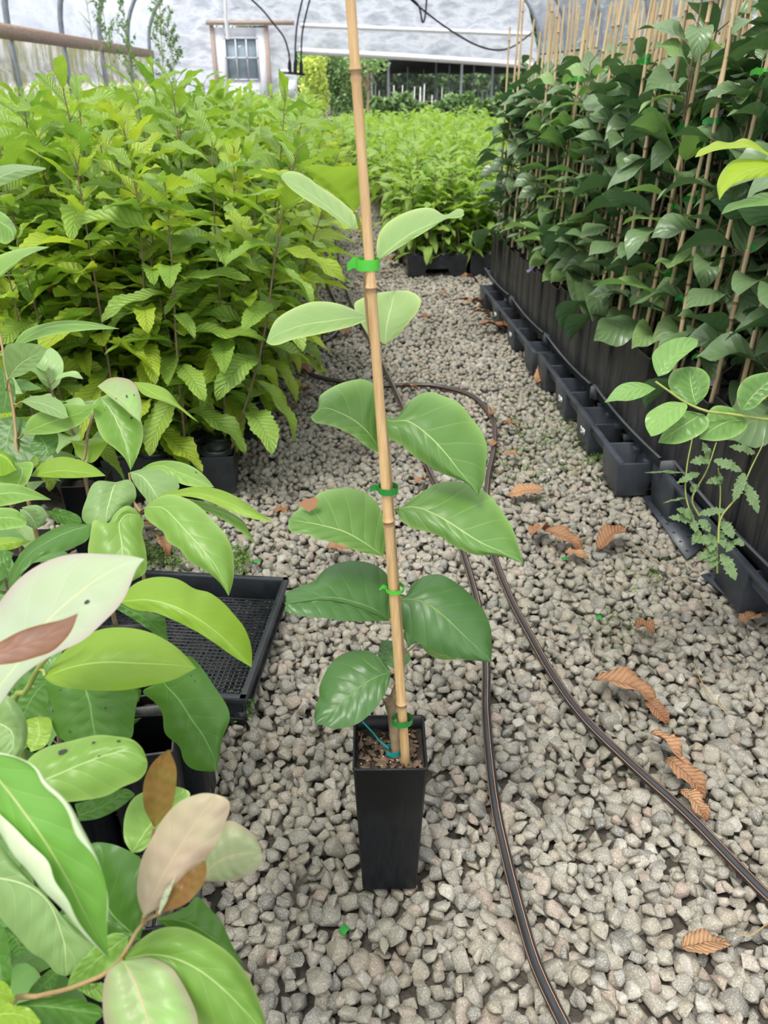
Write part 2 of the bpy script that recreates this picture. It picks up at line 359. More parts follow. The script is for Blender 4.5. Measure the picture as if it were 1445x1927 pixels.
# roof film over the hoops
mb = MB(); na, ny = 40, 24; Y0 = -2.4
V = []
for j in range(ny+1):
    y = Y0+(YE-Y0)*j/ny
    for i in range(na+1):
        x, z = arch(i/na); V.append((x, y, z+.03))
F = [(j*(na+1)+i, j*(na+1)+i+1, (j+1)*(na+1)+i+1, (j+1)*(na+1)+i) for j in range(ny) for i in range(na)]
mb.add(V, F); struct(mb, 'ceiling', M['film'], 'translucent plastic film stretched over the hoops')
# side walls below the hip boards
mb = MB(); V = []; F = []
for j in range(49):
    y = Y0+(YE-Y0)*j/48; bl = .03*math.sin(j*1.7)
    for z, dx in ((-.03,0),(.5,-.02+bl),(.95,-.03),(1.06,.05),(1.16,.05),(1.22,-.02),(1.62,0)): V.append((XL-.06+dx, y, z))
F = [(j*7+i, j*7+i+1, (j+1)*7+i+1, (j+1)*7+i) for j in range(48) for i in range(6)]
mb.add(V, F); struct(mb, 'wall_left', M['sidewall'], 'white plastic side wall streaked with green algae')
mb = MB(); mb.add([(XR+.04,Y0,-.03),(XR+.04,YE,-.03),(XR+.04,YE,1.62),(XR+.04,Y0,1.62)], [(0,1,2,3)]); struct(mb, 'wall_right', M['sidewall'])
# end wall film: pieces around the door, the post and the open roll-up bay
pA = P(567,97,YE); pB = P(990,122,YE); xpost = P(556,90,YE)[0]; xd0 = P(398,60,YE)[0]; xd1 = P(503,60,YE)[0]; zd = P(450,48,YE)[2]
slope = (pB[2]-pA[2])/(pB[0]-pA[0])
def zcur(x): return pA[2]+slope*(x-pA[0])
mb = MB()
def topz(x):
    t = math.acos(max(-1,min(1,(XC-x)/((XR-XL)/2))))/math.pi
    return arch(t)[1]
def strip(x0, x1, zb, n=8):
    V=[]; 
    for i in range(n+1):
        x = x0+(x1-x0)*i/n; zb_ = zb(x); zt = topz(x)
        for k in range(6): V.append((x, YE+.05+.012*math.sin(x*9+k*1.3), zb_+(zt-zb_)*k/5))
    F = [(i*6+k, (i+1)*6+k, (i+1)*6+k+1, i*6+k+1) for i in range(n) for k in range(5)]
    mb.add(V, F)
strip(XL, xd0, lambda x: -.03); strip(xd0, xd1, lambda x: zd, 4); strip(xd1, xpost, lambda x: -.03, 5); strip(xpost, XR, zcur, 16)
struct(mb, 'wall_back', M['end_film'] if 'end_film' in M else M['film_end'], 'creased translucent film on the end wall')
# hoops
hid = 0
for y in (-2.4, 0, 2.4, 4.8, 7.2, 9.6, 12.0, 14.4, 16.8, 19.2, 21.5):
    mb = MB(); pts = [(XL+.03,y,-.03),(XL+.03,y,.8)]+[(arch(t)[0]+.03*(1 if t<.5 else -1), y, arch(t)[1]) for t in np.linspace(0,1,25)]+[(XR-.03,y,.8),(XR-.03,y,-.03)]
    tube(mb, smooth_path(pts, 70), .042, 8)
    o = mb.build('greenhouse_hoop', M['steel']); 
    nm = {12.0:'nearest the camera of those in view', 14.4:'second of those rising from the wall', 16.8:'third of those rising from the wall', 19.2:'last but one before the end wall', 21.5:'against the end wall'}.get(y, 'overhead, nearer than those in view')
    tag(o, 'grey steel greenhouse hoop, '+nm, 'hoop', 'greenhouse hoops')
mb = MB(); beam(mb, (XL+.08,Y0,1.62), (XL+.08,YE,1.62), .05, .17); tag(mb.build('hip_board', M['wood']), 'brown weathered board running along the left plastic wall', 'board')
# door in the end wall
d = empty('door_1', ((xd0+xd1)/2, YE-.02, -.03)); d['kind'] = 'structure'; d['label'] = 'white wooden door with a paned window in the end wall'
def loc(mb, root):
    for i in range(len(mb.V)): mb.V[i] = mb.V[i]-np.array(root.location)
    return mb
wx0, wx1 = P(424,90,YE)[0], P(484,90,YE)[0]; wz1, wz0 = P(450,72,YE)[2], P(450,150,YE)[2]
mb = MB()
def rectbox(mb, x0, x1, z0, z1, y, th): box(mb, ((x0+x1)/2, y, (z0+z1)/2), (x1-x0, th, z1-z0))
y = YE-.02
rectbox(mb, xd0+.06, wx0, -.03, zd-.04, y, .05); rectbox(mb, wx1, xd1-.06, -.03, zd-.04, y, .05)
rectbox(mb, wx0, wx1, wz1, zd-.04, y, .05); rectbox(mb, wx0, wx1, -.03, wz0, y, .05)
loc(mb, d).build('panel', M['doorw'], d, smooth=False)
mb = MB(); rectbox(mb, xd0-.03, xd0+.06, -.03, zd+.0, y, .1); rectbox(mb, xd1-.06, xd1+.03, -.03, zd, y, .1); loc(mb, d).build('frame', M['woodp'], d, smooth=False)
mb = MB(); rectbox(mb, wx0, wx1, wz0, wz1, y+.01, .006); loc(mb, d).build('pane', M['glass'], d, smooth=False)
mb = MB()
for i in range(4): x = wx0+(wx1-wx0)*i/3; rectbox(mb, x-.014, x+.014, wz0, wz1, y-.03, .03)
for i in range(4): z = wz1-(wz1-wz0)*i/3*1.5; 
for z in (wz1, (wz1*.53+wz0*.47), wz0): rectbox(mb, wx0-.02, wx1+.02, z-.016, z+.016, y-.03, .03)
loc(mb, d).build('glazing_bars', M['doorw'], d, smooth=False)
# end wall timbers
k = 0
def trim(a, b, wd, th, m, lab):
    global k; k += 1
    mb = MB(); beam(mb, a, b, wd, th); struct(mb, 'trim_%d' % k, M[m], lab, smooth=False)
trim((xd0-.1,YE-.1,-.03), (xd0-.1,YE-.1,topz(xd0)), .09, .09, 'woodp', 'wooden stud left of the door')
trim((xd0-.1,YE-.1,zd+.05), (xpost,YE-.1,zd+.05), .05, .09, 'woodp', 'wooden beam over the door')
trim((xpost,YE-.16,-.03), (xpost,YE-.16,topz(xpost)), .2, .14, 'woodp', 'thick wooden post beside the open bay')
mb = MB(); tube(mb, [P(565,48,YE-.12), P(800,57,YE-.12), P(1000,65,YE-.12)], .05, 8); tag(mb.build('girt_pipe', M['white']), 'white pipe across the end wall film, above the rolled curtain', 'pipe')
mb = MB(); tube(mb, smooth_path([P(563,96,YE-.1), P(760,107,YE-.1), P(940,119,YE-.1), P(1000,124,YE-.1)], 12), .075, 10); tag(mb.build('curtain_roll', M['white']), 'rolled white curtain edge over the open end bay', 'curtain')
# irrigation lines and manifold at the post
r = empty('irrigation_manifold', P(556,140,YE-.3)); tag(r, 'black irrigation manifold fixed on the wooden post', 'manifold')
mb = MB(); tube(mb, [P(533,136,YE-.3), P(574,140,YE-.3)], .03, 8); loc(mb, r).build('header_pipe', M['pot'], r)
for px in (545, 555.5, 566.5):
    mb = MB(); tube(mb, [P(px,138,YE-.3), P(px,120,YE-.3), P(px,112,YE-.3)], [.045,.045,.02], 8); loc(mb, r).build('valve', M['pot'], r)
for pts, lab in (([(545,114),(543,98),(534,70),(515,45),(495,20),(470,-4)], 'leftmost black irrigation hose curving up from the manifold'),
                 ([(555.5,114),(556,80),(560,40),(570,-5)], 'middle black irrigation hose rising from the manifold'),
                 ([(566.5,114),(568,70),(574,35),(584,-5)], 'right black irrigation hose rising steeply from the manifold'),
                 ([(768,-5),(800,22),(840,52),(890,82),(930,94),(960,90),(985,74),(1002,60)], 'black hose sagging across the open end bay'),
                 ([(772,-5),(788,12),(795,42),(800,30),(803,-5)], 'short looped black hose at the top of the picture')):
    mb = MB(); tube(mb, smooth_path([P(a,b,YE-.4) for a,b in pts], 30), .022, 6); tag(mb.build('irrigation_hose', M['pot']), lab, 'hose')
r = empty('water_pipe', P(526,150,YE-.3)); tag(r, 'white bent water pipe beside the wooden post', 'pipe')
mb = MB(); tube(mb, smooth_path([P(545,134,YE-.3), P(532,134,YE-.3), P(527,140,YE-.3), P(528,165,YE-.3), P(529,195,YE-.3)], 14), .04, 8); loc(mb, r).build('pipe', M['white'], r)
mb = MB(); rectbox(mb, P(530,150,YE)[0], P(556,150,YE)[0], P(540,185,YE)[2], P(540,151,YE)[2], YE-.28, .15); o = mb.build('utility_box', M['doorw'], smooth=False); tag(o, 'pale utility box low beside the wooden post', 'box')
mb = MB(); tube(mb, [P(424,0,YE-.4), P(425,34,YE-.4), P(429,74,YE-.4)], .045, 6); tag(mb.build('drop_pipe', M['white']), 'thin white pipe hanging in front of the door', 'pipe')

# ============================================================ outside, beyond the end wall
def leafquads(mb, C, S, rg, r=None):
    n = len(C); C = np.asarray(C); S = np.broadcast_to(np.asarray(S, float).reshape(-1,1), (n,1))
    a = rg.normal(size=(n,3)); a /= np.linalg.norm(a, axis=1)[:,None]
    b = rg.normal(size=(n,3)); b = np.cross(a, b); b /= np.linalg.norm(b, axis=1)[:,None]
    c = np.cross(a, b)
    V = np.stack([C-a*S*.5, C+b*S*.22+c*S*.06, C+a*S*.5, C-b*S*.22+c*S*.06], 1).reshape(-1,3)
    F = np.arange(n*4).reshape(n,4); uv = np.tile([(.5,0),(1,.5),(.5,1),(0,.5)], (n,1))
    mb.add(V, F, uv, np.repeat(rg.random(n) if r is None else np.full(n, r), 4))
def bush(name, label, cat, c, rad, nl, size, mat, group=None, trunk=True, shell=.55, clumps=14):
    root = empty(name, (c[0], c[1], -.03)); tag(root, label, cat, group)
    rg = np.random.default_rng(int(abs(c[0]*97+c[1]*13+rad[2]*7))+3)
    cz = c[2]+.03; cl = rg.normal(size=(clumps,3)); cl /= np.linalg.norm(cl, axis=1)[:,None]; cl *= rg.uniform(.3,.85,(clumps,1)); cs = rg.uniform(.25,.5,clumps)
    idx = rg.integers(0, clumps, nl); d = rg.normal(size=(nl,3)); d /= np.linalg.norm(d, axis=1)[:,None]
    pts = (cl[idx]+d*(cs[idx]*rg.uniform(shell,1,nl))[:,None])*np.array(rad)+np.array((0,0,cz))
    pts[:,2] = np.maximum(pts[:,2], .02)
    mb = MB(); leafquads(mb, pts, rg.uniform(.6,1.3,nl)*size, rg); mb.build('foliage', mat, root, smooth=False)
    if trunk:
        mb = MB(); tube(mb, smooth_path([(0,0,0),(rad[0]*.05,0,cz*.5),(0,0,cz)], 6), [rad[0]*.07+.01, rad[0]*.03+.005], 6)
        for q in cl[:5]: tube(mb, [(0,0,cz*.5), q*np.array(rad)*.8+np.array((0,0,cz))], [rad[0]*.03+.004,.004], 5)
        mb.build('trunk', M['bark'], root)
    return root
def far(px, py, Y): return P(px, py, Y)
M['tree_far'] = leaf_mat('far_tree_leaf', (.05,.11,.04), (.12,.21,.07), (.1,.2,.06), (.12,.2,.08), 5, .2, 0, .6, .2)
M['yconifer'] = leaf_mat('golden_shrub_leaf', (.42,.52,.08), (.62,.66,.14), (.5,.6,.2), (.5,.6,.2), 5, .2, 0, .5, .4)
M['bushg'] = leaf_mat('outdoor_shrub_leaf', (.09,.20,.07), (.20,.34,.13), (.2,.3,.1), (.2,.3,.12), 5, .2, 0, .5, .3)
c = far(594,190,24); bush('golden_shrub', 'tall yellow-green feathery shrub outside the open bay', 'shrub', (c[0],24,1.0), (.42,.42,1.0), 2600, .11, M['yconifer'], clumps=26)
c = far(640,165,28); bush('dark_shrub', 'large dark green shrub behind the yellow-green shrub', 'shrub', (c[0],28,1.2), (1.15,1.0,1.5), 6000, .13, M['tree_far'], clumps=30)
c = far(672,120,27); bush('loose_tree', 'loose pale-leaved tree leaning beside the large dark shrub', 'tree', (c[0]+.3,27,1.6), (.8,.8,.6), 1100, .12, M['bushg'])
c = far(600,120,32); bush('reddish_shrub', 'olive and brown flowering shrub top beyond the dark one', 'shrub', (c[0],32,1.7), (1.3,1,.9), 2500, .14, M['bushg'])
for i,(px,Yt,rx,rz,lab) in enumerate([(760,62,7,5,'dark woodland tree far behind the shade house, left one'),(900,66,7,6,'dark woodland tree far behind the shade house, middle one'),(1060,60,7,5.5,'dark woodland tree far behind the shade house, right one'),(560,58,6,5,'dark woodland tree far beyond the golden shrub'),(1230,64,8,6,'dark woodland tree hidden behind the cane tops')]):
    c = far(px,140,Yt); bush('woodland_tree', lab, 'tree', (c[0],Yt,rz*.8), (rx,3,rz), 9000, .55, M['tree_far'], 'woodland trees beyond the shade house', clumps=30)
for i in range(7):
    c = far(560+i*95,165,56); bush('understory_shrub', 'dark understory shrub along the woodland edge, %s of seven from the left' % ['first','second','third','fourth','fifth','sixth','last'][i], 'shrub', (c[0],56,1.3), (3.6,2,2.4), 5000, .42, M['tree_far'], 'understory along the woodland edge', clumps=30)
# shade house
r = empty('shade_house', (far(800,190,34)[0], 34, -.03)); tag(r, 'open shade house with a black cloth roof on grey posts', 'shade house')
x0, x1 = far(690,150,34)[0], far(1120,150,34)[0]
mb = MB(); zt = 1.95; V=[]
for j in range(9):
    for i in range(25): V.append((x0+(x1-x0)*i/24, 30+22*j/8, zt-.065*j+.07*math.sin(i*1.1+j)*math.cos(j*1.3)))
mb.add(V, [(j*25+i, j*25+i+1, (j+1)*25+i+1, (j+1)*25+i) for j in range(8) for i in range(24)]); loc(mb, r).build('cloth_roof', M['shade'], r)
mb = MB(); V = [(x0,52,-.03),(x1,52,-.03),(x1,52,2.3),(x0,52,2.3)]; mb.add(V, [(0,1,2,3)]); loc(mb, r).build('mesh_wall', M['mesh_net'], r)
for px, Yp in ((731,31),(868,30.5),(820,38),(767,42),(845,40),(797,46),(891,37),(926,31.5),(700,34),(1000,34),(1060,38)):
    c = far(px,150,Yp); mb = MB(); tube(mb, [(c[0],Yp,-.03),(c[0],Yp,1.95)], .045 if Yp<35 else .035, 8); loc(mb, r).build('post', M['steel'], r)
for i in range(34):
    px = rng.uniform(705,935); Yp = rng.uniform(26,40); c = far(px,180,Yp); h = rng.uniform(.5,1.0)
    mb = MB(); tube(mb, [(c[0],Yp,-.03),(c[0]+.01,Yp,h)], .016, 6); tag(mb.build('white_stake', M['white']), 'thin white stake standing in the outdoor beds', 'stake', 'white stakes under the shade house')
# dark block of nursery stock under the shade cloth and tall ornamental grass
for i in range(9):
    c = far(715+i*27,215,25+i*.3); bush('clump_grass', 'tall green ornamental grass clump outside, %s' % ['leftmost','second from left','third from left','fourth from left','fifth, at the centre','fourth from right','third from right','second from right','rightmost'][i], 'grass clump', (c[0],25+i*.3,.3), (.35,.35,.42), 900, .2, M['tree_far'], 'outdoor grass clumps', trunk=False, clumps=12)
for px, py in ((603,246),(617,250)):
    c = G(px,py+3); c = np.array((far(px,240,20)[0],20,0)); mb = MB(); tube(mb, [(c[0],20,-.03),(c[0],20,.02),(c[0],20,.27)], [.12,.13,.15], 16); tag(mb.build('black_pot', M['pot']), 'round black nursery pot standing by the far shrubs, '+('left' if px==603 else 'right'), 'pot', 'round pots by the far shrubs')
mb = MB(); tube(mb, [P(628,243,19.5)+(-.16,0,0), P(628,243,19.5)+(.18,0,0)], .14, 18); tag(mb.build('black_tub', M['pot']), 'large black pot lying on its side by the far shrubs', 'pot')
c = far(640,238,21); bush('small_yellow_shrub', 'small yellowish shrub right of the black pots', 'shrub', (c[0],21,.12), (.3,.3,.28), 700, .08, M['yconifer'], trunk=False)
# grass at the far end of the aisle
mb = MB(); n_ = 9000; xs = rng.uniform(-1.3,1.2,n_); ys = rng.uniform(11.5,16.9,n_); hh = rng.uniform(.03,.09,n_); an = rng.uniform(0,6.28,n_)
b0 = np.stack([xs,ys,np.full(n_,-.03)],1); dx = np.stack([np.cos(an),np.sin(an),0*an],1)*.008; tp = np.stack([xs+rng.normal(0,.02,n_), ys+rng.normal(0,.02,n_), hh],1)
mb.add(np.stack([b0-dx,b0+dx,tp],1).reshape(-1,3), np.arange(n_*3).reshape(-1,3)); tag(mb.build('grass', M['grass']), 'short green grass at the far end of the aisle', 'grass', kind='stuff')
# tall feathery weeds by the left wall
for i,(px,Yw,h,lab) in enumerate([(188,11,2.0,'thin bare twiggy weed at the left wall'),(214,10.5,2.35,'tallest feathery weed at the left wall, cut by the picture top'),(252,11.5,2.0,'feathery weed in the middle of the left wall weeds'),(305,10.8,2.25,'feathery weed right of the others by the left hoops'),(335,11,1.75,'short feathery weed nearest the door')]):
    c = far(px,170,Yw); r = empty('tall_weed', (c[0],Yw,-.03)); tag(r, lab, 'weed', 'tall weeds by the left wall')
    rg = np.random.default_rng(i); mb = MB(); hs = MB(); lean = rg.normal(0,.06)
    pts = smooth_path([(0,0,0),(lean*.3,0,h*.5),(lean,0,h)], 10); tube(mb, pts, [.008,.003], 5)
    for q in range(26):
        z = rg.uniform(.45,1)*h; a = rg.uniform(0,6.28); L = .22*(1.1-z/h)+.05; b0 = np.array((lean*z/h*.8,0,z)); e = b0+np.array((math.cos(a)*L,math.sin(a)*L,L*1.2)); tube(mb, [b0,e], [.003,.001], 4)
        if i: leafquads(hs, b0+(e-b0)*rg.uniform(.2,1,(14,1))+rg.normal(0,.012,(14,3)), .05, rg)
    mb.build('stem', M['gstem'], r)
    if i: hs.build('foliage', M['bushg'], r, smooth=False)
# ============================================================ gravel
def stone_variant(seed, bevel):
    rg = np.random.default_rng(seed); bm = bmesh.new()
    sc = np.array((1, rg.uniform(.68,.95), rg.uniform(.5,.75)))
    for _ in range(17):
        d = rg.normal(size=3); d /= (np.abs(d)**3.2).sum()**(1/3.2); bm.verts.new(d*sc*rg.uniform(.86,1.04))
    rs = bmesh.ops.convex_hull(bm, input=bm.verts); 
    for v in [v for v in bm.verts if not v.link_faces]: bm.verts.remove(v)
    bmesh.ops.dissolve_limit(bm, angle_limit=R(14), verts=bm.verts, edges=bm.edges)
    if bevel: bmesh.ops.bevel(bm, geom=list(bm.edges), offset=.055, segments=2 if bevel > 1 else 1, affect='EDGES', profile=.6, clamp_overlap=True)
    bmesh.ops.triangulate(bm, faces=bm.faces)
    V = np.array([v.co[:] for v in bm.verts]); bm.verts.index_update(); F = np.array([[v.index for v in f.verts] for f in bm.faces]); bm.free()
    return V, F
SV = [stone_variant(i, 1) for i in range(16)]; SVF = [stone_variant(i+50, 0) for i in range(10)]
def rotm(ax, ay, az): return np.array(Euler((ax, ay, az)).to_matrix())
stones = []   # x, y, z, r, rot, variant, near
def path_l(y): return np.interp(y, [.3,1.1,1.3,2.03,2.06,3,4.5,7,12], [-.62,-.8,-.95,-1.1,-.36,-.34,-.2,-.15,-.25])
def path_r(y): return np.interp(y, [.3,1.2,2.2,4.2,4.3,4.9,5.1,12], [1.12,1.08,1.02,.98,1.35,1.35,.60,.50])
def lay(y0, y1, sp, z, rm, skip, seed):
    rg = np.random.default_rng(seed); ys = np.arange(y0, y1, sp*.87)
    for j, y in enumerate(ys):
        for x in np.arange(path_l(y), path_r(y), sp):
            if rg.random() < skip: continue
            k = rg.random(); r = rm*(.72+.42*k if k < .85 else 1.2+.35*rg.random())
            stones.append((x+(j%2)*sp/2+rg.normal(0,sp*.2), y+rg.normal(0,sp*.2), z+rg.normal(0,.0035)-(r-rm)*.3, r,
                           (rg.normal(0,.45), rg.normal(0,.45), rg.uniform(0,6.28)), rg.integers(0,1000), rg.random()))
lay(.42,1.6,.0225,-.026,.0145,.0,1); lay(.42,1.6,.0245,-.0122,.0152,.22,2)
lay(1.6,3.2,.0235,-.024,.015,.0,3); lay(1.6,3.2,.025,-.012,.0148,.25,4)
lay(3.2,5.2,.027,-.015,.0165,.0,5); lay(3.2,5.2,.05,-.008,.016,.3,8); lay(5.2,9,.034,-.013,.02,.0,6); lay(9,11.6,.05,-.013,.028,.0,7)
def blocked(x, y, r):
    if abs(x-.065) < .044+r*.6 and abs(y-.789) < .044+r*.6: return True
    if -.60 < x < -.14-(1.55-y)*.16 and 1.16 < y < 1.56: return True
    if -.64 < x < -.25 and .5 < y < .9: return True
    return False
cand = []
keep = []
for s in stones:
    if blocked(s[0], s[1], s[3]) and s[2] > -.021: continue
    keep.append(s)
stones = keep
for i, s in enumerate(stones):
    px, py, d = proj(s[:3])
    if s[2] > -.0165 and 400 < px < 1440 and 880 < py < 1920:
        cand.append((s[3]/d, i))
cand.sort(reverse=True); pick = set(i for _, i in cand[:300])
allm = MB(); rest = [[] for _ in range(2)]
def stone_xf(s):
    A = rotm(*s[4])*s[3]; return A, np.array(s[:3])
Vs, Fs, Rs = [], [], []; off = 0
for i, s in enumerate(stones):
    if i in pick: continue
    V, F = (SV[s[5] % 16] if s[1] < 2.2 else SVF[s[5] % 10])
    A, t = stone_xf(s); Vs.append(V@A.T+t); Fs.append(F+off); Rs.append(np.full(len(V), s[6])); off += len(V)
mb = MB(); mb.V = [np.vstack(Vs)]; mb.F = [np.vstack(Fs)]; mb.R = [np.concatenate(Rs)]; mb.UV = [np.zeros((off,2))]; mb.M = [np.zeros(len(mb.F[0]), int)]; mb.n = off
tag(mb.build('gravel', M['stone'], smooth=False), 'pale grey crushed stone gravel covering the aisle floor', 'gravel', 'gravel of the aisle', 'stuff')
protos = []
for k in range(16):
    me = MB().add(SV[k][0], SV[k][1]).mesh('gravel_stone', M['stone'], False)
    protos.append(me)
for q, i in enumerate(sorted(pick)):
    s = stones[i]; o = bpy.data.objects.new('gravel_stone', protos[s[5] % 16]); COL.objects.link(o)
    o.location = s[:3]; o.rotation_euler = s[4]; o.scale = (s[3],)*3
    tag(o, 'larger pale grey angular stone lying on top of the gravel around the single pot', 'stone', 'larger stones on top of the gravel')

# ============================================================ hoses on the gravel
def hose(pts, lab, rad=.0088, zz=None):
    mb = MB(); W = [G(a, b, .009 if zz is None else zz[i]) for i, (a, b) in enumerate(pts)]
    W = smooth_path(W, 220); tube(mb, W, rad, 16); return tag(mb.build('garden_hose', M['hose']), lab, 'hose')
hose([(1092,1985),(1060,1927),(1012,1825),(985,1740),(952,1610),(930,1500),(915,1350),(914,1240),(900,1140),(868,1030),(838,950),(805,880),(772,800),(745,738),(722,690),(698,645),(672,595),(652,545),(641,500),(633,455),(628,425)],
     'black irrigation hose with orange lines, running nearly straight up the aisle past the pot', zz=[.009]*12+[.012,.026,.012]+[.009]*6)
hose([(1530,1765),(1445,1688),(1380,1622),(1290,1530),(1190,1440),(1100,1352),(1040,1270),(1000,1200),(960,1125),(928,1040),(915,970),(918,900),(928,850),(930,800),(912,765),(880,741),(820,726),(770,724),(700,726),(640,718),(592,707),(571,690),(568,672),(590,652),(622,636),(640,612),(636,580),(618,540),(602,500),(588,460),(582,435)],
     'black irrigation hose with orange lines looping behind the sapling and leaving at lower right')

# ============================================================ square mesh tray at the left
def flat_tray(root, sx, sy, h, mat, cell=.011, rimw=.012, th=.0025, deck=.006):
    mb = MB()
    for sgn in (-1,1):
        box(mb, (0, sgn*(sy/2-th/2-.004), h/2), (sx-.008, th, h)); box(mb, (sgn*(sx/2-th/2-.004), 0, h/2), (th, sy-.008, h))
    mb.build('side_wall', mat, root, smooth=False, bevel=.0006)
    mb = MB()
    for sgn in (-1,1):
        box(mb, (0, sgn*(sy/2), h), (sx+rimw, rimw, .004)); box(mb, (sgn*(sx/2), 0, h), (rimw, sy+rimw, .004))
        box(mb, (0, sgn*(sy/2+rimw/2), h-.006), (sx+rimw, .002, .012)); box(mb, (sgn*(sx/2+rimw/2), 0, h-.006), (.002, sy+rimw, .012))
    mb.build('rim', mat, root, smooth=False, bevel=.0008)
    mb = MB(); nx = int(sx/cell); ny = int(sy/cell)
    for i in range(nx+1): box(mb, (-sx/2+sx*i/nx, 0, deck), (.0042, sy-.01, .003))
    for j in range(ny+1): box(mb, (0, -sy/2+sy*j/ny, deck+.0005), (sx-.01, .0042, .003))
    mb.build('mesh_bottom', mat, root, smooth=False)
c1 = G(537,1090,.062); c2 = G(457,1312,.062); v = c1-c2; ang = math.atan2(v[0], v[1]); L_ = np.linalg.norm(v)
ex = np.array((math.cos(ang), -math.sin(ang), 0)); ctr = (c1+c2)/2-ex*.215
r = empty('mesh_tray', (ctr[0], ctr[1], 0.0), -ang); tag(r, 'empty black plastic tray with a fine mesh bottom lying on the gravel', 'tray')
flat_tray(r, .43, L_, .062, M['tray'])
mb = MB()
for sgn in (-1,1): box(mb, (.215-.012, sgn*(L_/2-.012), .004), (.02,.02,.03))
mb.build('corner_foot', M['tray'], r, smooth=False)

# ============================================================ pallets under the right-hand pots
def pallet(x, y0, y1, h, lab, group, marks=True, rot=0.0, nfeet=4):
    L = y1-y0; root = empty('plastic_pallet', (x, (y0+y1)/2, 0), rot); tag(root, lab, 'pallet', group)
    W = .9
    mb = MB()
    # deck border strips, ladder strip, slats
    box(mb, (.008, 0, h), (.016, L, .010)); box(mb, (.122, 0, h), (.018, L, .012)); box(mb, (.175, 0, h), (.012, L, .012)); box(mb, (.012,0,h-.018), (.003, L-.1, .03)); 
    for j in range(int(L/.036)): box(mb, (.148, -L/2+.018+j*.036, h-.004), (.05, .008, .014))
    for i in range(8): box(mb, (.2+i*.09, 0, h), (.03, L, .012))
    for j in range(12): box(mb, (.5, -L/2+.02+(L-.04)*j/11, h-.004), (.84, .02, .014))
    mb.build('deck', M['pallet'], root, smooth=False, bevel=.001)
    # foot cups: open-topped tapered blocks
    for j in range(nfeet):
        y = -L/2+.075+(L-.15)*j/(nfeet-1); mb = MB(); hh = h+.002
        def ring(sx, sy, z): return [(-sx,-sy,z),(sx,-sy,z),(sx,sy,z),(-sx,sy,z)]
        rings = [ring(.045,.062,0), ring(.052,.070,hh*.5), ring(.056,.076,hh), ring(.050,.070,hh), ring(.045,.062,.02)]
        V = np.array([p for rg_ in rings for p in rg_])+np.array((.055,y,0)); F = [(a*4+k_, a*4+(k_+1)%4, (a+1)*4+(k_+1)%4, (a+1)*4+k_) for a in range(4) for k_ in range(4)]+[(3,2,1,0),(16,17,18,19)]
        mb.add(V, F); ft = mb.build('foot', M['pallet'], root, smooth=False, bevel=.003)
        if marks and j in (1,2,):
            mk = MB(); xx = .0005
            for (dy, dz, sy, sz) in ((.014,.012,.004,.02),(.008,.002,.016,.004),(.0,.012,.004,.018),(-.006,.02,.01,.004),(-.006,.01,.01,.004),(-.014,.014,.004,.02),(-.018,.014,.008,.004),(-.024,.014,.004,.02)):
                box(mk, (xx+.001, y+dy, h*.55+dz-.012), (.0016, sy, sz))
            mk.build('white_print', M['white'], ft, smooth=False)
    # inner feet
    for i in (1,2):
        for j in range(nfeet):
            mb = MB(); box(mb, (.055+i*.38, -L/2+.075+(L-.15)*j/(nfeet-1), h/2-.004), (.1,.13,h-.01)); mb.build('foot', M['pallet'], root, smooth=False)
    return root
PG = 'black plastic pallets under the right-hand pots'
pallet(.835, 3.02, 4.22, .105, 'black plastic pallet with white printed feet, farthest along the right row', PG)
pallet(.835, 1.95, 2.98, .112, 'black plastic pallet in the middle of the right row, beside the damp mossy gravel', PG, rot=-.02)
pallet(.915, .95, 1.93, .125, 'black plastic pallet nearest the camera at the right edge, behind the jagged weed', PG, marks=False, nfeet=3)
# long shallow trays with a raised lip holding the pots
ti = 0
for (ya, yb, xx, nm) in ((3.72,4.33,.895,'farthest'),(3.08,3.70,.900,'second farthest'),(2.46,3.07,.905,'third from far end'),(1.86,2.45,.915,'fourth from far end'),(1.22,1.84,.945,'nearest')):
    r = empty('pot_tray', (xx, (ya+yb)/2, .112)); tag(r, 'lipped black tray holding tall pots, %s in the right row' % nm, 'tray', 'lipped trays in the right row')
    L = yb-ya; mb = MB(); V=[]; n_=13
    for i in range(n_):
        t = i/(n_-1); y = -L/2+L*t; bow = .012*math.sin(math.pi*t)
        for (dx,dz) in ((.012,0),(.0,.0),(-.008,.048-bow),(-.018,.050-bow),(-.018,.046-bow),(-.004,.040-bow)): V.append((dx,y,dz+.012))
    F = [(i*6+k_, i*6+k_+1, (i+1)*6+k_+1, (i+1)*6+k_) for i in range(n_-1) for k_ in range(5)]
    mb.add(V, F)
    for s_ in (-1,1): box(mb, (.3, s_*(L/2-.002), .028), (.62,.004,.045))
    mb.build('lip', M['lip'], r)
    mb = MB(); box(mb, (.31, 0, .01), (.6, L-.01, .006)); mb.build('base', M['tray'], r, smooth=False)
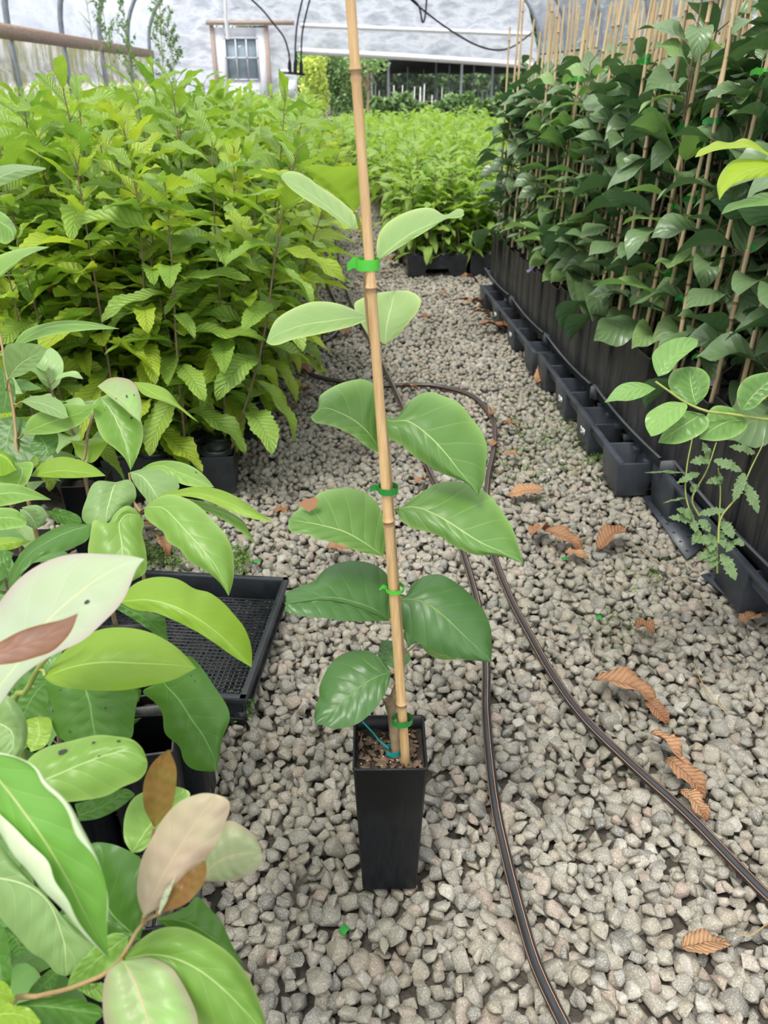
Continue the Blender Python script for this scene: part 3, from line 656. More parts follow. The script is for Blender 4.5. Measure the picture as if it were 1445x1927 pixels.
# perforated black sheets poking out under the pallets
def sheet(pts, lab):
    r = MB(); c = np.mean([G(*p, .004) for p in pts], axis=0)
    m_ = MB(); W = [G(*p, .006) for p in pts]; V = W+[w_+np.array((0,0,-.002)) for w_ in W]; n_=len(W)
    m_.add(V[:4]+V[n_:n_+4], [(0,1,2,3),(7,6,5,4),(0,4,5,1),(1,5,6,2),(2,6,7,3),(3,7,4,0)])
    root = m_.build('drain_sheet', M['pallet'], smooth=False); tag(root, lab, 'plastic sheet')
    h_ = MB(); A,B,C_,D = W
    for i in range(3):
        for j in range(7):
            u, v_ = (i+.5)/3, (j+.5)/7; p = (A*(1-u)+B*u)*(1-v_)+(D*(1-u)+C_*u)*v_
            an = np.linspace(0,2*math.pi,9)[:-1]; h_.add([p+np.array((0,0,.0012))]+[p+np.array((.0045*math.cos(a),.0035*math.sin(a),.0012)) for a in an], [(0,k_+1,(k_+1)%8+1) for k_ in range(8)])
    h_.build('hole', M['ink'], root)
sheet([(1208,935),(1262,925),(1335,1020),(1292,1052)], 'thin black perforated sheet lying under the right pallet, behind the jagged weed')
sheet([(1318,1082),(1385,1062),(1445,1120),(1395,1145)], 'thin black perforated sheet lying at the foot of the jagged weed')
# ============================================================ procedural leaves and potted plants
def leaf_shape(kind, v):
    if kind == 'chest': w = np.sin(np.pi*np.clip(v,0,1)**.92)**.62*(1-.12*v)
    else: w = (np.sin(np.pi*v**.80)**.80)*(1-.55*np.clip((v-.78)/.22,0,1)**1.5)
    return w
def leaf_grid(kind, L, W, rg, elev, droop, fold=.35, n=None, mcols=5, wave=None, twist=0):
    if n is None: n = 23 if kind == 'chest' else 11
    v = np.linspace(0, 1, n); w = leaf_shape(kind, v)*W/2; w[0] = .0012; w[-1] = .0004
    if kind == 'chest' and n > 14:
        tooth = np.where(np.arange(n) % 2 == 0, 1.07, .93); tooth[:2] = 1; w = w*tooth
    a = elev-droop*v**1.1; ds = L/(n-1)
    cx = np.concatenate(([0], np.cumsum(np.cos((a[1:]+a[:-1])/2))))*ds; cz = np.concatenate(([0], np.cumsum(np.sin((a[1:]+a[:-1])/2))))*ds
    wv = rg.uniform(.02,.06)*W*3 if wave is None else wave
    ph = rg.uniform(0,6.28,2); us = np.linspace(-1,1,mcols); V = np.zeros((n,mcols,3)); UV = np.zeros((n,mcols,2))
    for k, u in enumerate(us):
        tw = twist*v
        off = u*w; rip = wv*np.abs(u)**2*np.sin(v*(13 if kind=='chest' else 7)+ph[0 if u<0 else 1])*np.sin(np.pi*v)
        yy = off*np.cos(fold)*np.cos(tw); hh = np.abs(off)*np.sin(fold)+rip+off*np.sin(tw)
        V[:,k,0] = cx-np.sin(a)*hh; V[:,k,1] = yy; V[:,k,2] = cz+np.cos(a)*hh
        UV[:,k,0] = (u+1)/2; UV[:,k,1] = v
    F = [(i*mcols+k, (i+1)*mcols+k, (i+1)*mcols+k+1, i*mcols+k+1) for i in range(n-1) for k in range(mcols-1)]
    # normals up
    F = [f[::-1] for f in F]
    return V.reshape(-1,3), np.array(F), UV.reshape(-1,2)
def rz(a): c, s = math.cos(a), math.sin(a); return np.array(((c,-s,0),(s,c,0),(0,0,1)))
def seedling(kind, seed, z0, z1, nleaf, Lr, bias=None, low=False, lean=.05, stemr=.004, lowfrac=.12, petiole=.012, topup=True, wr=(.34,.42)):
    """returns stem MB and foliage MB; base at z0, tip at z1"""
    rg = np.random.default_rng(seed); st, fo = MB(), MB()
    lx, ly = rg.normal(0,lean,2)
    sp_ = smooth_path([(0,0,z0-.01),(lx*.3+rg.normal(0,.01),ly*.3,z0+(z1-z0)*.4),(lx*.8,ly*.8,z0+(z1-z0)*.75),(lx,ly,z1)], 9 if not low else 4)
    tube(st, sp_, [stemr, stemr*.8, stemr*.4], 6 if not low else 4, cap=False)
    ang = rg.uniform(0,6.28)
    for i in range(nleaf):
        f = lowfrac+(1-lowfrac)*(i/(nleaf-1))**.9 if nleaf > 1 else 1
        p = np.array([np.interp(f*(len(sp_)-1), range(len(sp_)), sp_[:,k]) for k in range(3)])
        ang += 2.4+rg.normal(0,.35)
        L = rg.uniform(*Lr)*(1 if f < .85 else .8-.5*(f-.85)/.15*.6); W = L*rg.uniform(*wr)
        el = (-.15+.95*f**1.5)+rg.normal(0,.25); dr = rg.uniform(.5,1.5)*(1.1-.45*f)
        if kind == 'pers': el = .25+.5*f+rg.normal(0,.28); dr = rg.uniform(.5,1.6)
        V, F, UV = leaf_grid(kind, L, W, rg, el, dr, fold=rg.uniform(.1,.5), n=None if not low else 6, mcols=5 if not low else 3, twist=rg.normal(0,.5))
        A = rz(ang); pet = petiole*rg.uniform(.7,1.5); d = A@np.array((math.cos(el+.2),0,math.sin(el+.2)))
        fo.add(V@A.T+p+d*pet, F, UV, rg.random())
        if not low: tube(st, [p, p+d*pet], stemr*.35, 4, cap=False)
    return st, fo
def square_pot(root, w_, h, mat, taper=.86, lip=True, th=.0016, soilz=.035):
    a = w_/2; b = a*taper
    def ring(s, z, dz=0, c=.14): k=s*c; return [(-s+k,-s,z),(s-k,-s,z),(s,-s+k,z),(s,s-k,z),(s-k,s,z),(-s+k,s,z),(-s,s-k,z),(-s,-s+k,z)]
    cc = .06
    rings = [ring(b,0,c=cc), ring(b+(a-b)*.5,h*.5,c=cc), ring(a,h-.004,c=cc)]
    if lip: rings += [ring(a+.0012,h-.0035,c=cc), ring(a+.0012,h,c=cc)]
    else: rings += [ring(a,h,c=cc)]
    rings += [ring(a-th,h,c=cc), ring(a-th-.001,h-.03,c=cc), ring(b+(a-b)*.5-th,h*.5,c=cc)]
    V = [p for r_ in rings for p in r_]; nr = len(rings)
    F = [(i*8+k, i*8+(k+1)%8, (i+1)*8+(k+1)%8, (i+1)*8+k) for i in range(nr-1) for k in range(8)]
    mb = MB().add(V, F); s = np.array(V[:8]); mb.add(s, np.array([(7,6,5,4),(7,4,3,0),(0,3,2,1)]))
    pot = mb.build('pot', mat, root, smooth=False)
    n_ = 12; sa = a-th-.001; rg = np.random.default_rng(int(h*1000)); V = [((i/(n_-1)-.5)*2*sa, (j/(n_-1)-.5)*2*sa, h-soilz+rg.normal(0,.0025)) for j in range(n_) for i in range(n_)]
    F = [(j*n_+i, j*n_+i+1, (j+1)*n_+i+1, (j+1)*n_+i) for j in range(n_-1) for i in range(n_-1)]
    MB().add(V, F).build('soil', M['soil'], root)
    return pot
def cane(mb, a, b, r0, r1, nodes=(.2,.45,.72), seg=10):
    a = np.asarray(a,float); b = np.asarray(b,float); ts = [0]; rs = [r0]
    for t in sorted(nodes):
        rr = r0+(r1-r0)*t; ts += [t-.008, t-.003, t, t+.004, t+.01]; rs += [rr, rr*1.16, rr*.93, rr*1.2, rr]
    ts += [1]; rs += [r1]
    pts = np.array([a+(b-a)*t for t in ts]); V=[]; UV=[]; ax=(b-a)/np.linalg.norm(b-a); u=np.cross(ax,(0,1,0)); u/=np.linalg.norm(u); v=np.cross(ax,u)
    for p, rr, t in zip(pts, rs, ts):
        for k in range(seg): an=2*math.pi*k/seg; V.append(p+rr*(math.cos(an)*u+math.sin(an)*v))
    F = [(i*seg+k, i*seg+(k+1)%seg, (i+1)*seg+(k+1)%seg, (i+1)*seg+k) for i in range(len(ts)-1) for k in range(seg)]
    nd = [f for i, f in enumerate(F) if (i//seg) % 5 in (2,3) and i//seg < len(ts)-2]; rest_ = [f for i, f in enumerate(F) if not ((i//seg) % 5 in (2,3) and i//seg < len(ts)-2)]
    mb.add(V, rest_); mb.add(V, nd, mi=1); mb.add(V[-seg:]+[pts[-1]], [(seg,k,(k+1)%seg) for k in range(seg)])
def tape(mb, c, r, h, tail=0, ax=(0,0,1), ta=0, gap=0):
    c = np.asarray(c,float); seg=14; V=[]
    for z in (-h/2,h/2):
        for k in range(seg): an=2*math.pi*k/seg; V.append(c+np.array(((r+gap)*math.cos(an), r*math.sin(an), z)))
    mb.add(V, [(k,(k+1)%seg,seg+(k+1)%seg,seg+k) for k in range(seg)])
    if tail:
        d = np.array((math.cos(ta), math.sin(ta), 0)); s = np.array((0,0,h/2)); p0 = c+d*r*.9
        V = [p0-s,p0+s,p0+d*tail*.5+s+np.array((0,0,.002)),p0+d*tail*.5-s+np.array((0,0,.002)),p0+d*tail+s*.9-np.array((0,0,.004)),p0+d*tail-s*.9-np.array((0,0,.002))]
        mb.add(V, [(0,3,2,1),(3,5,4,2)])
# ---- right block: tall square pots, each a staked persimmon
PZ = .132; PH = .245
protos_p = []
for k in range(10):
    rg = np.random.default_rng(100+k); root = empty('staked_persimmon_sapling', (0,0,-50))
    square_pot(root, .101, PH, M['pot_worn'], taper=.93, soilz=.03)
    top = rg.uniform(.98,1.18) if k < 5 else rg.uniform(.80,.99)
    st, fo = seedling('pers', 200+k, PH-.03, top, int(rg.integers(19,24)), (.13,.20), lean=.04, stemr=.005, petiole=.03, lowfrac=.07, wr=(.50,.64))
    st.build('stem', M['bark'], root)
    fo.build('foliage', [M['pers_light'] if k == 5 else M['pers']], root)
    mb = MB(); lx, ly = rg.normal(0,.035,2); ztop = rg.uniform(1.14,1.42); cane(mb, (-.030,-.026,PH-.05), (-.030+lx,-.026+ly,ztop), .0064, .0044, rg.uniform(.1,.95,4), 7)
    mb.build('bamboo_stake', [M['bamboo_far'], M['node']], root)
    for z in rg.uniform(PH+.02, .95, 3):
        f = (z-PH+.05)/(ztop-PH+.05); mb = MB(); tape(mb, (-.026+lx*f,-.022+ly*f,z), .0105, .013, .022, ta=rg.uniform(-3.6,-1)); mb.build('green_tie', M['tape_d' if k%2 else 'tape'], root)
    if k in (2,6):
        mb = MB(); c0 = np.array((-.02,-.035,PH-.01)); V=[c0+np.array(q) for q in ((0,0,0),(.012,0,0),(.006,-.05,.045),(-.006,-.05,.045),(0,-.085,.03),(-.012,-.08,.03))]
        mb.add(V, [(0,1,2,3),(3,2,4,5)]); mb.build('plant_tag', M['lav'], root)
    root['category'] = 'potted sapling'; reg(root); protos_p.append(root)
# an extra low twiggy growth is part of some front plants
ordn = ['nearest the camera','second from the near end','third from the near end','fourth from the near end','fifth from the near end','sixth from the near end','seventh from the near end','eighth from the near end','ninth from the near end','tenth from the near end','eleventh from the near end','twelfth from the near end','thirteenth from the near end','fourteenth from the near end','fifteenth from the near end',
        'fifteenth from the far end','fourteenth from the far end','thirteenth from the far end','twelfth from the far end','eleventh from the far end','tenth from the far end','ninth from the far end','eighth from the far end','seventh from the far end','sixth from the far end','fifth from the far end','fourth from the far end','third from the far end','at the far end','at the far end']
rowname = ['front row beside the gravel','second row back from the gravel','third row back from the gravel']
used = [False]*10; rg = np.random.default_rng(5)
def place(protos, used, k, loc, ang, sc, label, group):
    if not used[k]: o = protos[k]; used[k] = True
    else: o = copy_tree(protos[k])
    o.location = loc; o.rotation_euler = (0,0,ang); o.scale = (sc[0], sc[0], sc[1])
    tag(o, label, None, group); return o
NR = 29
for i in range(8):
    for j in range(NR):
        y = 1.27+j*.106; xf = np.interp(y, [.9,1.9,2.1,4.4],[1.012,.995,.968,.945])
        if i == 0: lab = 'dark-leaved staked persimmon in the %s, %s' % (rowname[0], ordn[j])
        elif i < 3: lab = 'dark-leaved staked persimmon, %s, %s' % (rowname[i], ordn[j])
        else: lab = 'dark-leaved staked persimmon deep in the right block, behind its three rows nearest the gravel'
        k = int(rg.integers(0,5))+(5 if y > 2.1+rg.normal(0,.35) else 0); hs = rg.uniform(.92,1.05); qa = 0 if i == 0 else int(rg.integers(0,4))
        place(protos_p, used, k, (xf+i*.112+rg.normal(0,.003), y+rg.normal(0,.002), PZ), qa*math.pi/2+rg.normal(0,.05), (1.0, hs*np.interp(y,[1,2.2,3.2],[1.12,1.06,.99])), lab, 'staked persimmon saplings of the right block')
# ---- left block and middle block: chestnut seedlings in cell trays
def cell_tray(n_, sp_, h, name, mat):
    root = empty(name, (0,0,-60)); W = n_*sp_/2+.006
    mb = MB(); out = [(-W*.97,-W*.97,0),(W*.97,-W*.97,0),(W*.97,W*.97,0),(-W*.97,W*.97,0),(-W,-W,h),(W,-W,h),(W,W,h),(-W,W,h)]
    # side skirts with an arched notch in each
    for s_ in range(4):
        A = rz(s_*math.pi/2); x = np.array([-1,-.45,-.38,.38,.45,1])*W; zb = [0,0,h*.35,h*.35,0,0]; V=[]
        for xx, z in zip(x, zb): V += [(xx*.97, -W*(.97+.03*z/h), z), (xx, -W, h)]
        mb.add(np.array(V)@A.T, [(2*q,2*q+2,2*q+3,2*q+1) for q in range(5)])
    mb.build('skirt', mat, root, smooth=False)
    # top deck with round openings: ring fans round each cell
    mb = MB(); cu = MB(); seg = 16
    for i in range(n_):
        for j in range(n_):
            cx_, cy_ = (i-(n_-1)/2)*sp_, (j-(n_-1)/2)*sp_; r0 = sp_*.44; V=[]; 
            for k_ in range(seg):
                a = 2*math.pi*(k_+.5)/seg; c, s = math.cos(a), math.sin(a); q = 1/max(abs(c),abs(s)); V += [(cx_+c*r0, cy_+s*r0, h), (cx_+c*q*sp_/2*1.005, cy_+s*q*sp_/2*1.005, h-.001)]
            mb.add(V, [(2*k_,2*k_+1,2*((k_+1)%seg)+1,2*((k_+1)%seg)) for k_ in range(seg)])
            # raised rim + cup wall
            V=[]
            for rr, z in ((r0*1.04,h),(r0*1.04,h+.008),(r0*.98,h+.008),(r0*.94,h-.05)):
                for k_ in range(seg): a=2*math.pi*k_/seg; V.append((cx_+rr*math.cos(a), cy_+rr*math.sin(a), z))
            cu.add(V, [(p*seg+k_, p*seg+(k_+1)%seg, (p+1)*seg+(k_+1)%seg, (p+1)*seg+k_) for p in range(3) for k_ in range(seg)])
    mb.build('deck', mat, root, smooth=False); cu.build('cell_rim', mat, root)
    reg(root); return root
SP = .092; TH_ = .125; NC = 4
tray0 = cell_tray(NC, SP, TH_, 'seedling_tray', M['tray']); tray_used = False
def put_tray(x, y, lab, group, ang=0.0):
    global tray_used
    if tray_used: o = copy_tree(tray0)
    else: o = tray0; tray_used = True
    o.location = (x,y,0); o.rotation_euler = (0,0,ang); tag(o, lab, 'tray', group); return o
def chest_proto(k, seed, h, nl, Lr, mat, smat, far=False):
    root = empty('chestnut_seedling', (0,0,-50)); rg = np.random.default_rng(seed)
    st, fo = seedling('chest', seed, TH_-.02, h, nl, Lr, lean=.06, stemr=.0038, wr=(.31,.40), lowfrac=.13 if not far else .1, low=False)
    st.build('stem', smat, root); fo.build('foliage', mat, root)
    s = MB(); an = np.linspace(0,2*math.pi,13)[:-1]; s.add([(0,0,TH_-.008)]+[(.038*math.cos(a),.038*math.sin(a),TH_-.012) for a in an], [(0,q+1,(q+1)%12+1) for q in range(12)]); s.build('soil', M['soil'], root)
    root['category'] = 'seedling'; reg(root); return root
pc = [chest_proto(k, 300+k, h, nl, (.16,.245), M['chest_y'] if k in (1,4,6,7) else M['chest'], M['bark']) for k,(h,nl) in enumerate([(.92,24),(.80,22),(1.0,26),(.86,23),(.74,20),(.95,25),(.83,22),(.90,24)])]
pm = [chest_proto(k, 400+k, h, nl, (.12,.19), M['chest_far'], M['bark'], True) for k,(h,nl) in enumerate([(.60,16),(.52,15),(.66,17),(.56,16),(.62,16)])]
uc = [False]*8; um = [False]*5
cells = []; TP = NC*SP+.022
trays = []
for row in range(26):
    y0 = 2.055+TP/2+row*(TP+.01)
    xe = -.285 if row == 0 else (-.235+.03*math.sin(row*1.3) if row < 4 else -.21+.02*row*.6*0)
    for col in range(9):
        trays.append((xe-TP/2-col*(TP+.006), y0, row, col))
n_ind = 200; order_t = []
allc = []
for (x, y, row, col) in trays:
    # seen trays are objects; the hidden rest need no trays
    for i in range(NC):
        for j in range(NC): allc.append((x+(i-1.5)*SP, y+(j-1.5)*SP, row, col, i, j))
def visrank(c):      # nearest plants and those along the open sides show largest
    x, y, row, col, i, j = c; px, py, d = proj((x,y,.8)); 
    if px < -120: return 99
    front = (y-2.05); side = (-.2-x)
    return d*.55+min(front, side*1.4)
allc.sort(key=visrank)
from collections import defaultdict
trayneed = set((c[2],c[3]) for c in allc[:n_ind])
words = ['front','second','third','fourth','fifth','sixth','seventh','eighth','ninth','tenth','eleventh','twelfth','thirteenth','fourteenth','fifteenth','sixteenth','seventeenth','eighteenth','nineteenth','twentieth','twenty-first','twenty-second','twenty-third','twenty-fourth','twenty-fifth','twenty-sixth']
colw = ['edging the gravel','one tray in','two trays in','three trays in','four trays in','five trays in','six trays in','seven trays in','eight trays in']
for (x, y, row, col) in trays:
    if (row, col) in trayneed: put_tray(x, y, 'black cell tray, %s line of the left block, %s' % (words[row], colw[col]), 'cell trays of the left block', ang=rg.normal(0,.01))
rg = np.random.default_rng(11)
for c in allc[:n_ind]:
    x, y, row, col, i, j = c; k = int(rg.integers(0,8))
    if (row == 0 and j == 0) or (col == 0 and i == 3):
        lab = 'chestnut seedling at the left block %s, %s cell, %s tray, %s' % ('front' if row == 0 and j == 0 else 'edge', (['left','left middle','right middle','right'][i] if row == 0 and j == 0 else ['nearest','second','third','farthest'][j]), words[row], colw[col])
    else: lab = 'chestnut seedling amid the left block, %s tray line, %s' % (words[row], colw[col])
    o = place(pc, uc, k, (x,y,0), rg.uniform(0,6.28), (1.0, rg.uniform(.80,1.14)), lab, 'chestnut seedlings of the left block')
    if col == 0 and i == 3: o.rotation_euler = (Euler((0,rg.uniform(.06,.36),0)).to_matrix()@Euler((0,0,rg.uniform(0,6.28))).to_matrix()).to_euler()
# the rest of the left block: beyond 300 seedlings, one mass
low = [seedling('chest', 500+k, .12, h, 17, (.16,.24), low=True, lowfrac=.35) for k, h in enumerate((.92,.84,1.0,.9,.8))]
mass = MB(); smass = MB()
for q, c in enumerate(allc[n_ind:]):
    x, y, row, col, i, j = c
    px, py, d = proj((x,y,.9))
    if px < -60 or y > 11.5 or (i+j) % 2: continue
    st, fo = low[q % 5]; A = np.eye(4); A[:3,:3] = (np.array(Euler((0,rg.uniform(.1,.34),0)).to_matrix()) if col == 0 and i > 1 else np.eye(3))@rz(rg.uniform(0,6.28))@np.diag((1,1,rg.uniform(.80,1.02))); A[:3,3] = (x,y,0)
    mass.merge(fo, A, rg.random()); smass.merge(st, A)
o = mass.build('chestnut_seedling_mass', M['chest_far']); tag(o, 'dense mass of yellow-green chestnut seedlings filling the back of the left block', 'seedlings', 'back of the left block', 'stuff')
s_ = smass.build('stems', M['bark'], o); s_['kind'] = 'stuff'
# middle block
mtr = []
for row in range(18):
    for col in range(5 if row > 0 else 3): mtr.append((.70+col*(TP+.006)-.022*row, 4.93+TP/2+row*(TP+.008), row, col))
cm = [(x+(i-1.5)*SP, y+(j-1.5)*SP, row, col, i, j) for (x,y,row,col) in mtr for i in range(NC) for j in range(NC)]
cm.sort(key=lambda c: (c[1]-4.9)+.5*max(0,c[0]-.4))
need = set((c[2],c[3]) for c in cm[:100])
for (x,y,row,col) in mtr:
    if (row,col) in need: put_tray(x, y, 'black notched cell tray, %s line of the middle block, %s' % (words[row], ['left','second from left','third from left','fourth from left','right'][col]), 'cell trays of the middle block')
for c in cm[:100]:
    x, y, row, col, i, j = c; k = int(rg.integers(0,5))
    lab = 'low bright seedling, middle block %s tray line, %s tray, %s %s cell' % (words[row], ['left','second','third','fourth','fifth'][col], ['nearest','second-line','third-line','farthest'][j], ['left','left middle','right middle','right'][i])
    place(pm, um, k, (x,y,0), rg.uniform(0,6.28), (1.0, rg.uniform(.88,1.12)), lab, 'chestnut seedlings of the middle block')
lowm = [seedling('chest', 600+k, .12, h, 12, (.13,.20), low=True, lowfrac=.35) for k, h in enumerate((.62,.56,.66))]
mass = MB(); smass = MB()
for q, c in enumerate(cm[100:]):
    x, y, row, col, i, j = c
    if (i+j) % 2: continue
    st, fo = lowm[q % 3]; A = np.eye(4); A[:3,:3] = rz(rg.uniform(0,6.28))@np.diag((1,1,rg.uniform(.88,1.15))); A[:3,3] = (x,y,0)
    mass.merge(fo, A, rg.random()); smass.merge(st, A)
o = mass.build('chestnut_seedling_mass', M['chest_far']); tag(o, 'dense mass of bright green seedlings filling the back of the middle block', 'seedlings', 'back of the middle block', 'stuff')
s_ = smass.build('stems', M['bark'], o); s_['kind'] = 'stuff'
for p in protos_p+pc+pm+[tray0]:
    if p.location.z < -10: print('unused proto', p.name)
# ============================================================ leaves whose outline was measured: blade spanned between midrib and margins
def T(pts, ox, oy, s): return [(ox+a/s, oy+b/s) for a, b in pts]
def arc(pts, n):
    p = np.asarray(pts, float)
    return smooth_path(p, n) if len(p) > 2 else np.array([p[0]+(p[1]-p[0])*t for t in np.linspace(0,1,n)])
def blade(name, root, mat, mid, L, Rr, d0, d1, eL=.02, eR=.02, sag=0.0, under=False, flap=None, flap2=None, label=None, n=26, wave=.0015, seed=1, holes=None, cup=.0):
    """mid, L, Rr: midrib and margins base to tip (photo pixels); d0,d1 distance of base and tip; eL,eR how far the margins lie behind the midrib"""
    m2, l2, r2 = arc(mid,n), arc(L,n), arc(Rr,n); v = np.linspace(0,1,n)
    dm = d0+(d1-d0)*v+sag*np.sin(np.pi*v); env = np.sin(np.pi*np.clip(v,.0,1))**.6; rg = np.random.default_rng(seed)
    ph = rg.uniform(0,6.28,4); cols = []; U = []
    def col(P2, dd, u): cols.append(np.array([Q(P2[i,0],P2[i,1],dd[i]) for i in range(n)])); U.append(u)
    fr = [(1,l2,eL,0),(.66,l2,eL,0),(.33,l2,eL,0),(0,m2,0,0),(.33,r2,eR,2),(.66,r2,eR,2),(1,r2,eR,2)]
    for f, e2, ee, pk in fr:
        P2 = m2*(1-f)+e2*f
        rip = wave*np.sin(v*19+ph[pk]+f)*f*f*env + wave*.6*np.sin(v*44+ph[pk+1])*math.sin(math.pi*f)*env
        dd = dm+ee*env*(f**1.25)-cup*math.sin(math.pi*f)*env+rip
        col(P2, dd, .5-.5*f if e2 is l2 else .5+.5*f)
    nc = len(cols); V = np.stack(cols,1)
    # top side towards the viewer unless the underside shows
    c0 = V[n//2, nc//2]; nx = np.cross(V[n//2,nc-1]-V[n//2,0], V[n//2+3,3]-V[n//2-3,3]); flip = (nx@(EYE-c0)) < 0
    if under: flip = not flip
    uv = np.stack([np.tile(np.array(U),(n,1)), np.tile(v[:,None],(1,nc))],2)
    for fl_ in (flap, flap2):
        if not fl_: continue
        side, FP, fd = fl_; f2 = arc(FP, n); base = (r2 if side == 'R' else l2); bd = dm+(eR if side=='R' else eL)*env
        add = []
        for f in (.25,.6,1.0): add.append(np.array([Q(*(base[i]*(1-f)+f2[i]*f), bd[i]-.006*math.sin(f*3.1)*env[i]-fd*f*env[i]) for i in range(n)]))
        add = np.stack(add,1); ua = np.array([.9,.8,.72]) if side=='R' else np.array([.1,.2,.28])
        if side == 'R': V = np.concatenate([V, add],1); uv = np.concatenate([uv, np.stack([np.tile(ua,(n,1)), np.tile(v[:,None],(1,3))],2)],1)
        else: V = np.concatenate([add[:,::-1], V],1); uv = np.concatenate([np.stack([np.tile(ua[::-1],(n,1)), np.tile(v[:,None],(1,3))],2), uv],1)
        nc += 3
    F = np.array([(i*nc+k, i*nc+k+1, (i+1)*nc+k+1, (i+1)*nc+k) if not flip else (i*nc+k, (i+1)*nc+k, (i+1)*nc+k+1, i*nc+k+1) for i in range(n-1) for k in range(nc-1)])
    mb = MB(); Vw = V.reshape(-1,3)-np.array(root.location)
    mb.add(Vw, F, uv.reshape(-1,2), rg.random()); o = mb.build(name, mat, root)
    s = o.modifiers.new('smooth', 'SUBSURF'); s.levels = 1; s.render_levels = 1
    if label: o['label'] = label
    if holes:   # small dead spots sitting on the blade
        hb = MB()
        for (v_, u_, rr) in holes:
            i = int(v_*(n-1)); k = int(u_*6); c = V[i,k]-np.array(root.location); t1 = V[i+1,k]-V[i,k]; t1/=np.linalg.norm(t1); t2 = V[i,min(k+1,nc-1)]-V[i,k] if k < nc-1 else V[i,k]-V[i,k-1]; t2/=np.linalg.norm(t2)
            nn = np.cross(t1,t2); nn/=np.linalg.norm(nn); nn *= (1 if nn@(EYE-V[i,k]) > 0 else -1)
            ring = [c+nn*.0006+rr*(math.cos(a)*t1*1.2+math.sin(a)*t2*.8)*rg.uniform(.7,1.15) for a in np.linspace(0,6.28,9)[:-1]]
            hb.add([c+nn*.0007]+ring, [(0,q+1,(q+1)%8+1) for q in range(8)])
        hb.build('dark_spot', M['ink'], o)
    return o
def stalk(name, root, mat, pts, rad, seg=10):
    """pts: (px, py, distance)"""
    mb = MB(); W = smooth_path([Q(*p)-np.array(root.location) for p in pts], max(8, len(pts)*4)); tube(mb, W, rad, seg); return mb.build(name, mat, root)

# ============================================================ the single potted sapling in the aisle
PX, PY = .066, .790
hero = empty('potted_persimmon_sapling', (PX, PY, -.010), -.06); tag(hero, 'single staked green sapling in a tall square black pot standing alone on the gravel', 'potted sapling')
bpy.context.view_layer.update()
square_pot(hero, .101, .272, M['pot'], taper=.82, soilz=.026)
hero.rotation_euler = (0,0,0)
for ch in hero.children: ch.rotation_euler = (0,0,-.06)
rg = np.random.default_rng(3); mb = MB(); fb = MB()
for q in range(110):
    x, y = rg.uniform(-.042,.042,2); V, F = SVF[q%10]; s = rg.uniform(.002,.006); mb.add(V@np.diag((s*1.8,s,s*.5))@rz(rg.uniform(0,6)).T+np.array((x,y,.250)), F)
for q in range(34):
    x, y = rg.uniform(-.042,.042,2); V, F = SVF[q%10]; fb.add(V*.0014+np.array((x,y,.252)), F)
mb.build('bark_chips', M['bark_chip'], hero, smooth=False)['kind'] = 'stuff'; fb.build('fertiliser_beads', M['perlite'], hero)['kind'] = 'stuff'
hl = np.array(hero.location)
def DS(py): return 1.055+.045*min(1,max(0,(1437-py)/1437))      # keeps the blades at the cane's own distance
def HQ(px, py, d): return Q(px,py,d)-hl
# depth (distance along the lens axis) of the cane along its height
A = Q(768,1437,1.09); B = Q(655,-60,.66)
def caned(py):    # distance of the cane where it crosses the picture row
    lo, hi = 0., 1.
    for _ in range(40):
        m_ = (lo+hi)/2; 
        if proj(A+(B-A)*m_)[1] > py: lo = m_
        else: hi = m_
    return proj(A+(B-A)*lo)[2], proj(A+(B-A)*lo)[0]
def tpy(py):
    lo, hi = 0., 1.
    A0 = A-np.array((0,0,.05))
    for _ in range(40):
        m_ = (lo+hi)/2
        if proj(A0+(B-A0)*m_)[1] > py: lo = m_
        else: hi = m_
    return lo
mb = MB(); cane(mb, A-hl-np.array((0,0,.05)), B-hl, .0068, .0045, [tpy(p) for p in (1327,985,548,140)], 16); mb.build('bamboo_stake', [M['bamboo'], M['node']], hero)
def cd(py, dx=0, dd=0): d, x = caned(py); return (x+dx, py, d+dd)
stalk('stem', hero, M['bark'], [(747,1428,1.10),(742,1380,1.095),(737,1335,1.09),(740,1315,1.085),(748,1290,1.08)], [.0078,.0075,.007,.0062,.005])
stalk('pruned_stub', hero, M['bark'], [(738,1345,1.085),(733,1325,1.08),(731,1316,1.078)], [.0065,.0072,.0070])
stalk('upper_stem', hero, M['rstem'], [(737,1340,1.09),(748,1300,1.095),cd(1240,3,.012),cd(1150,4,.012),cd(1000,4,.012),cd(880,6,.012),cd(720,0,.012),cd(600,-12,.01),cd(500,-10,.008)], [.0055,.0048,.0040,.0036,.0034,.003,.0028,.0025,.0024])
stalk('green_shoot', hero, M['gstem'], [cd(505,-10,.008),(688,470,.80*DS(470)),(678,430,.785*DS(430)),(670,398,.77*DS(400))], [.0028,.0026,.0024,.002])
for py, tl, ta, mt, dx, gap, h in ((497,.013,3.2,'tape',-7,.0055,.011),(920,.012,3.0,'tape_d',2,.002,.008),(1107,.010,3.0,'tape',0,.002,.006),(1355,0,0,'tape_d',-7,.0075,.010)):
    d, x = caned(py); mb = MB(); c = HQ(x+dx*.7,py,d+.003); r_ = .0108 if py > 700 else .0090; gap *= .5; tape(mb, c, r_, h, tl, ta=ta, gap=gap); mb.build('green_tie', M[mt], hero)
mb = MB(); c = HQ(741,1412,1.092); tape(mb, c, .0095, .009, 0, gap=.002); W = [HQ(731,1408,1.085), HQ(715,1395,1.08), HQ(700,1377,1.075), HQ(682,1358,1.07)]
for i in range(3): s = np.array((0,0,.0022)); mb.add([W[i]-s,W[i+1]-s,W[i+1]+s,W[i]+s], [(0,1,2,3)])
mb.build('teal_band', M['teal'], hero)
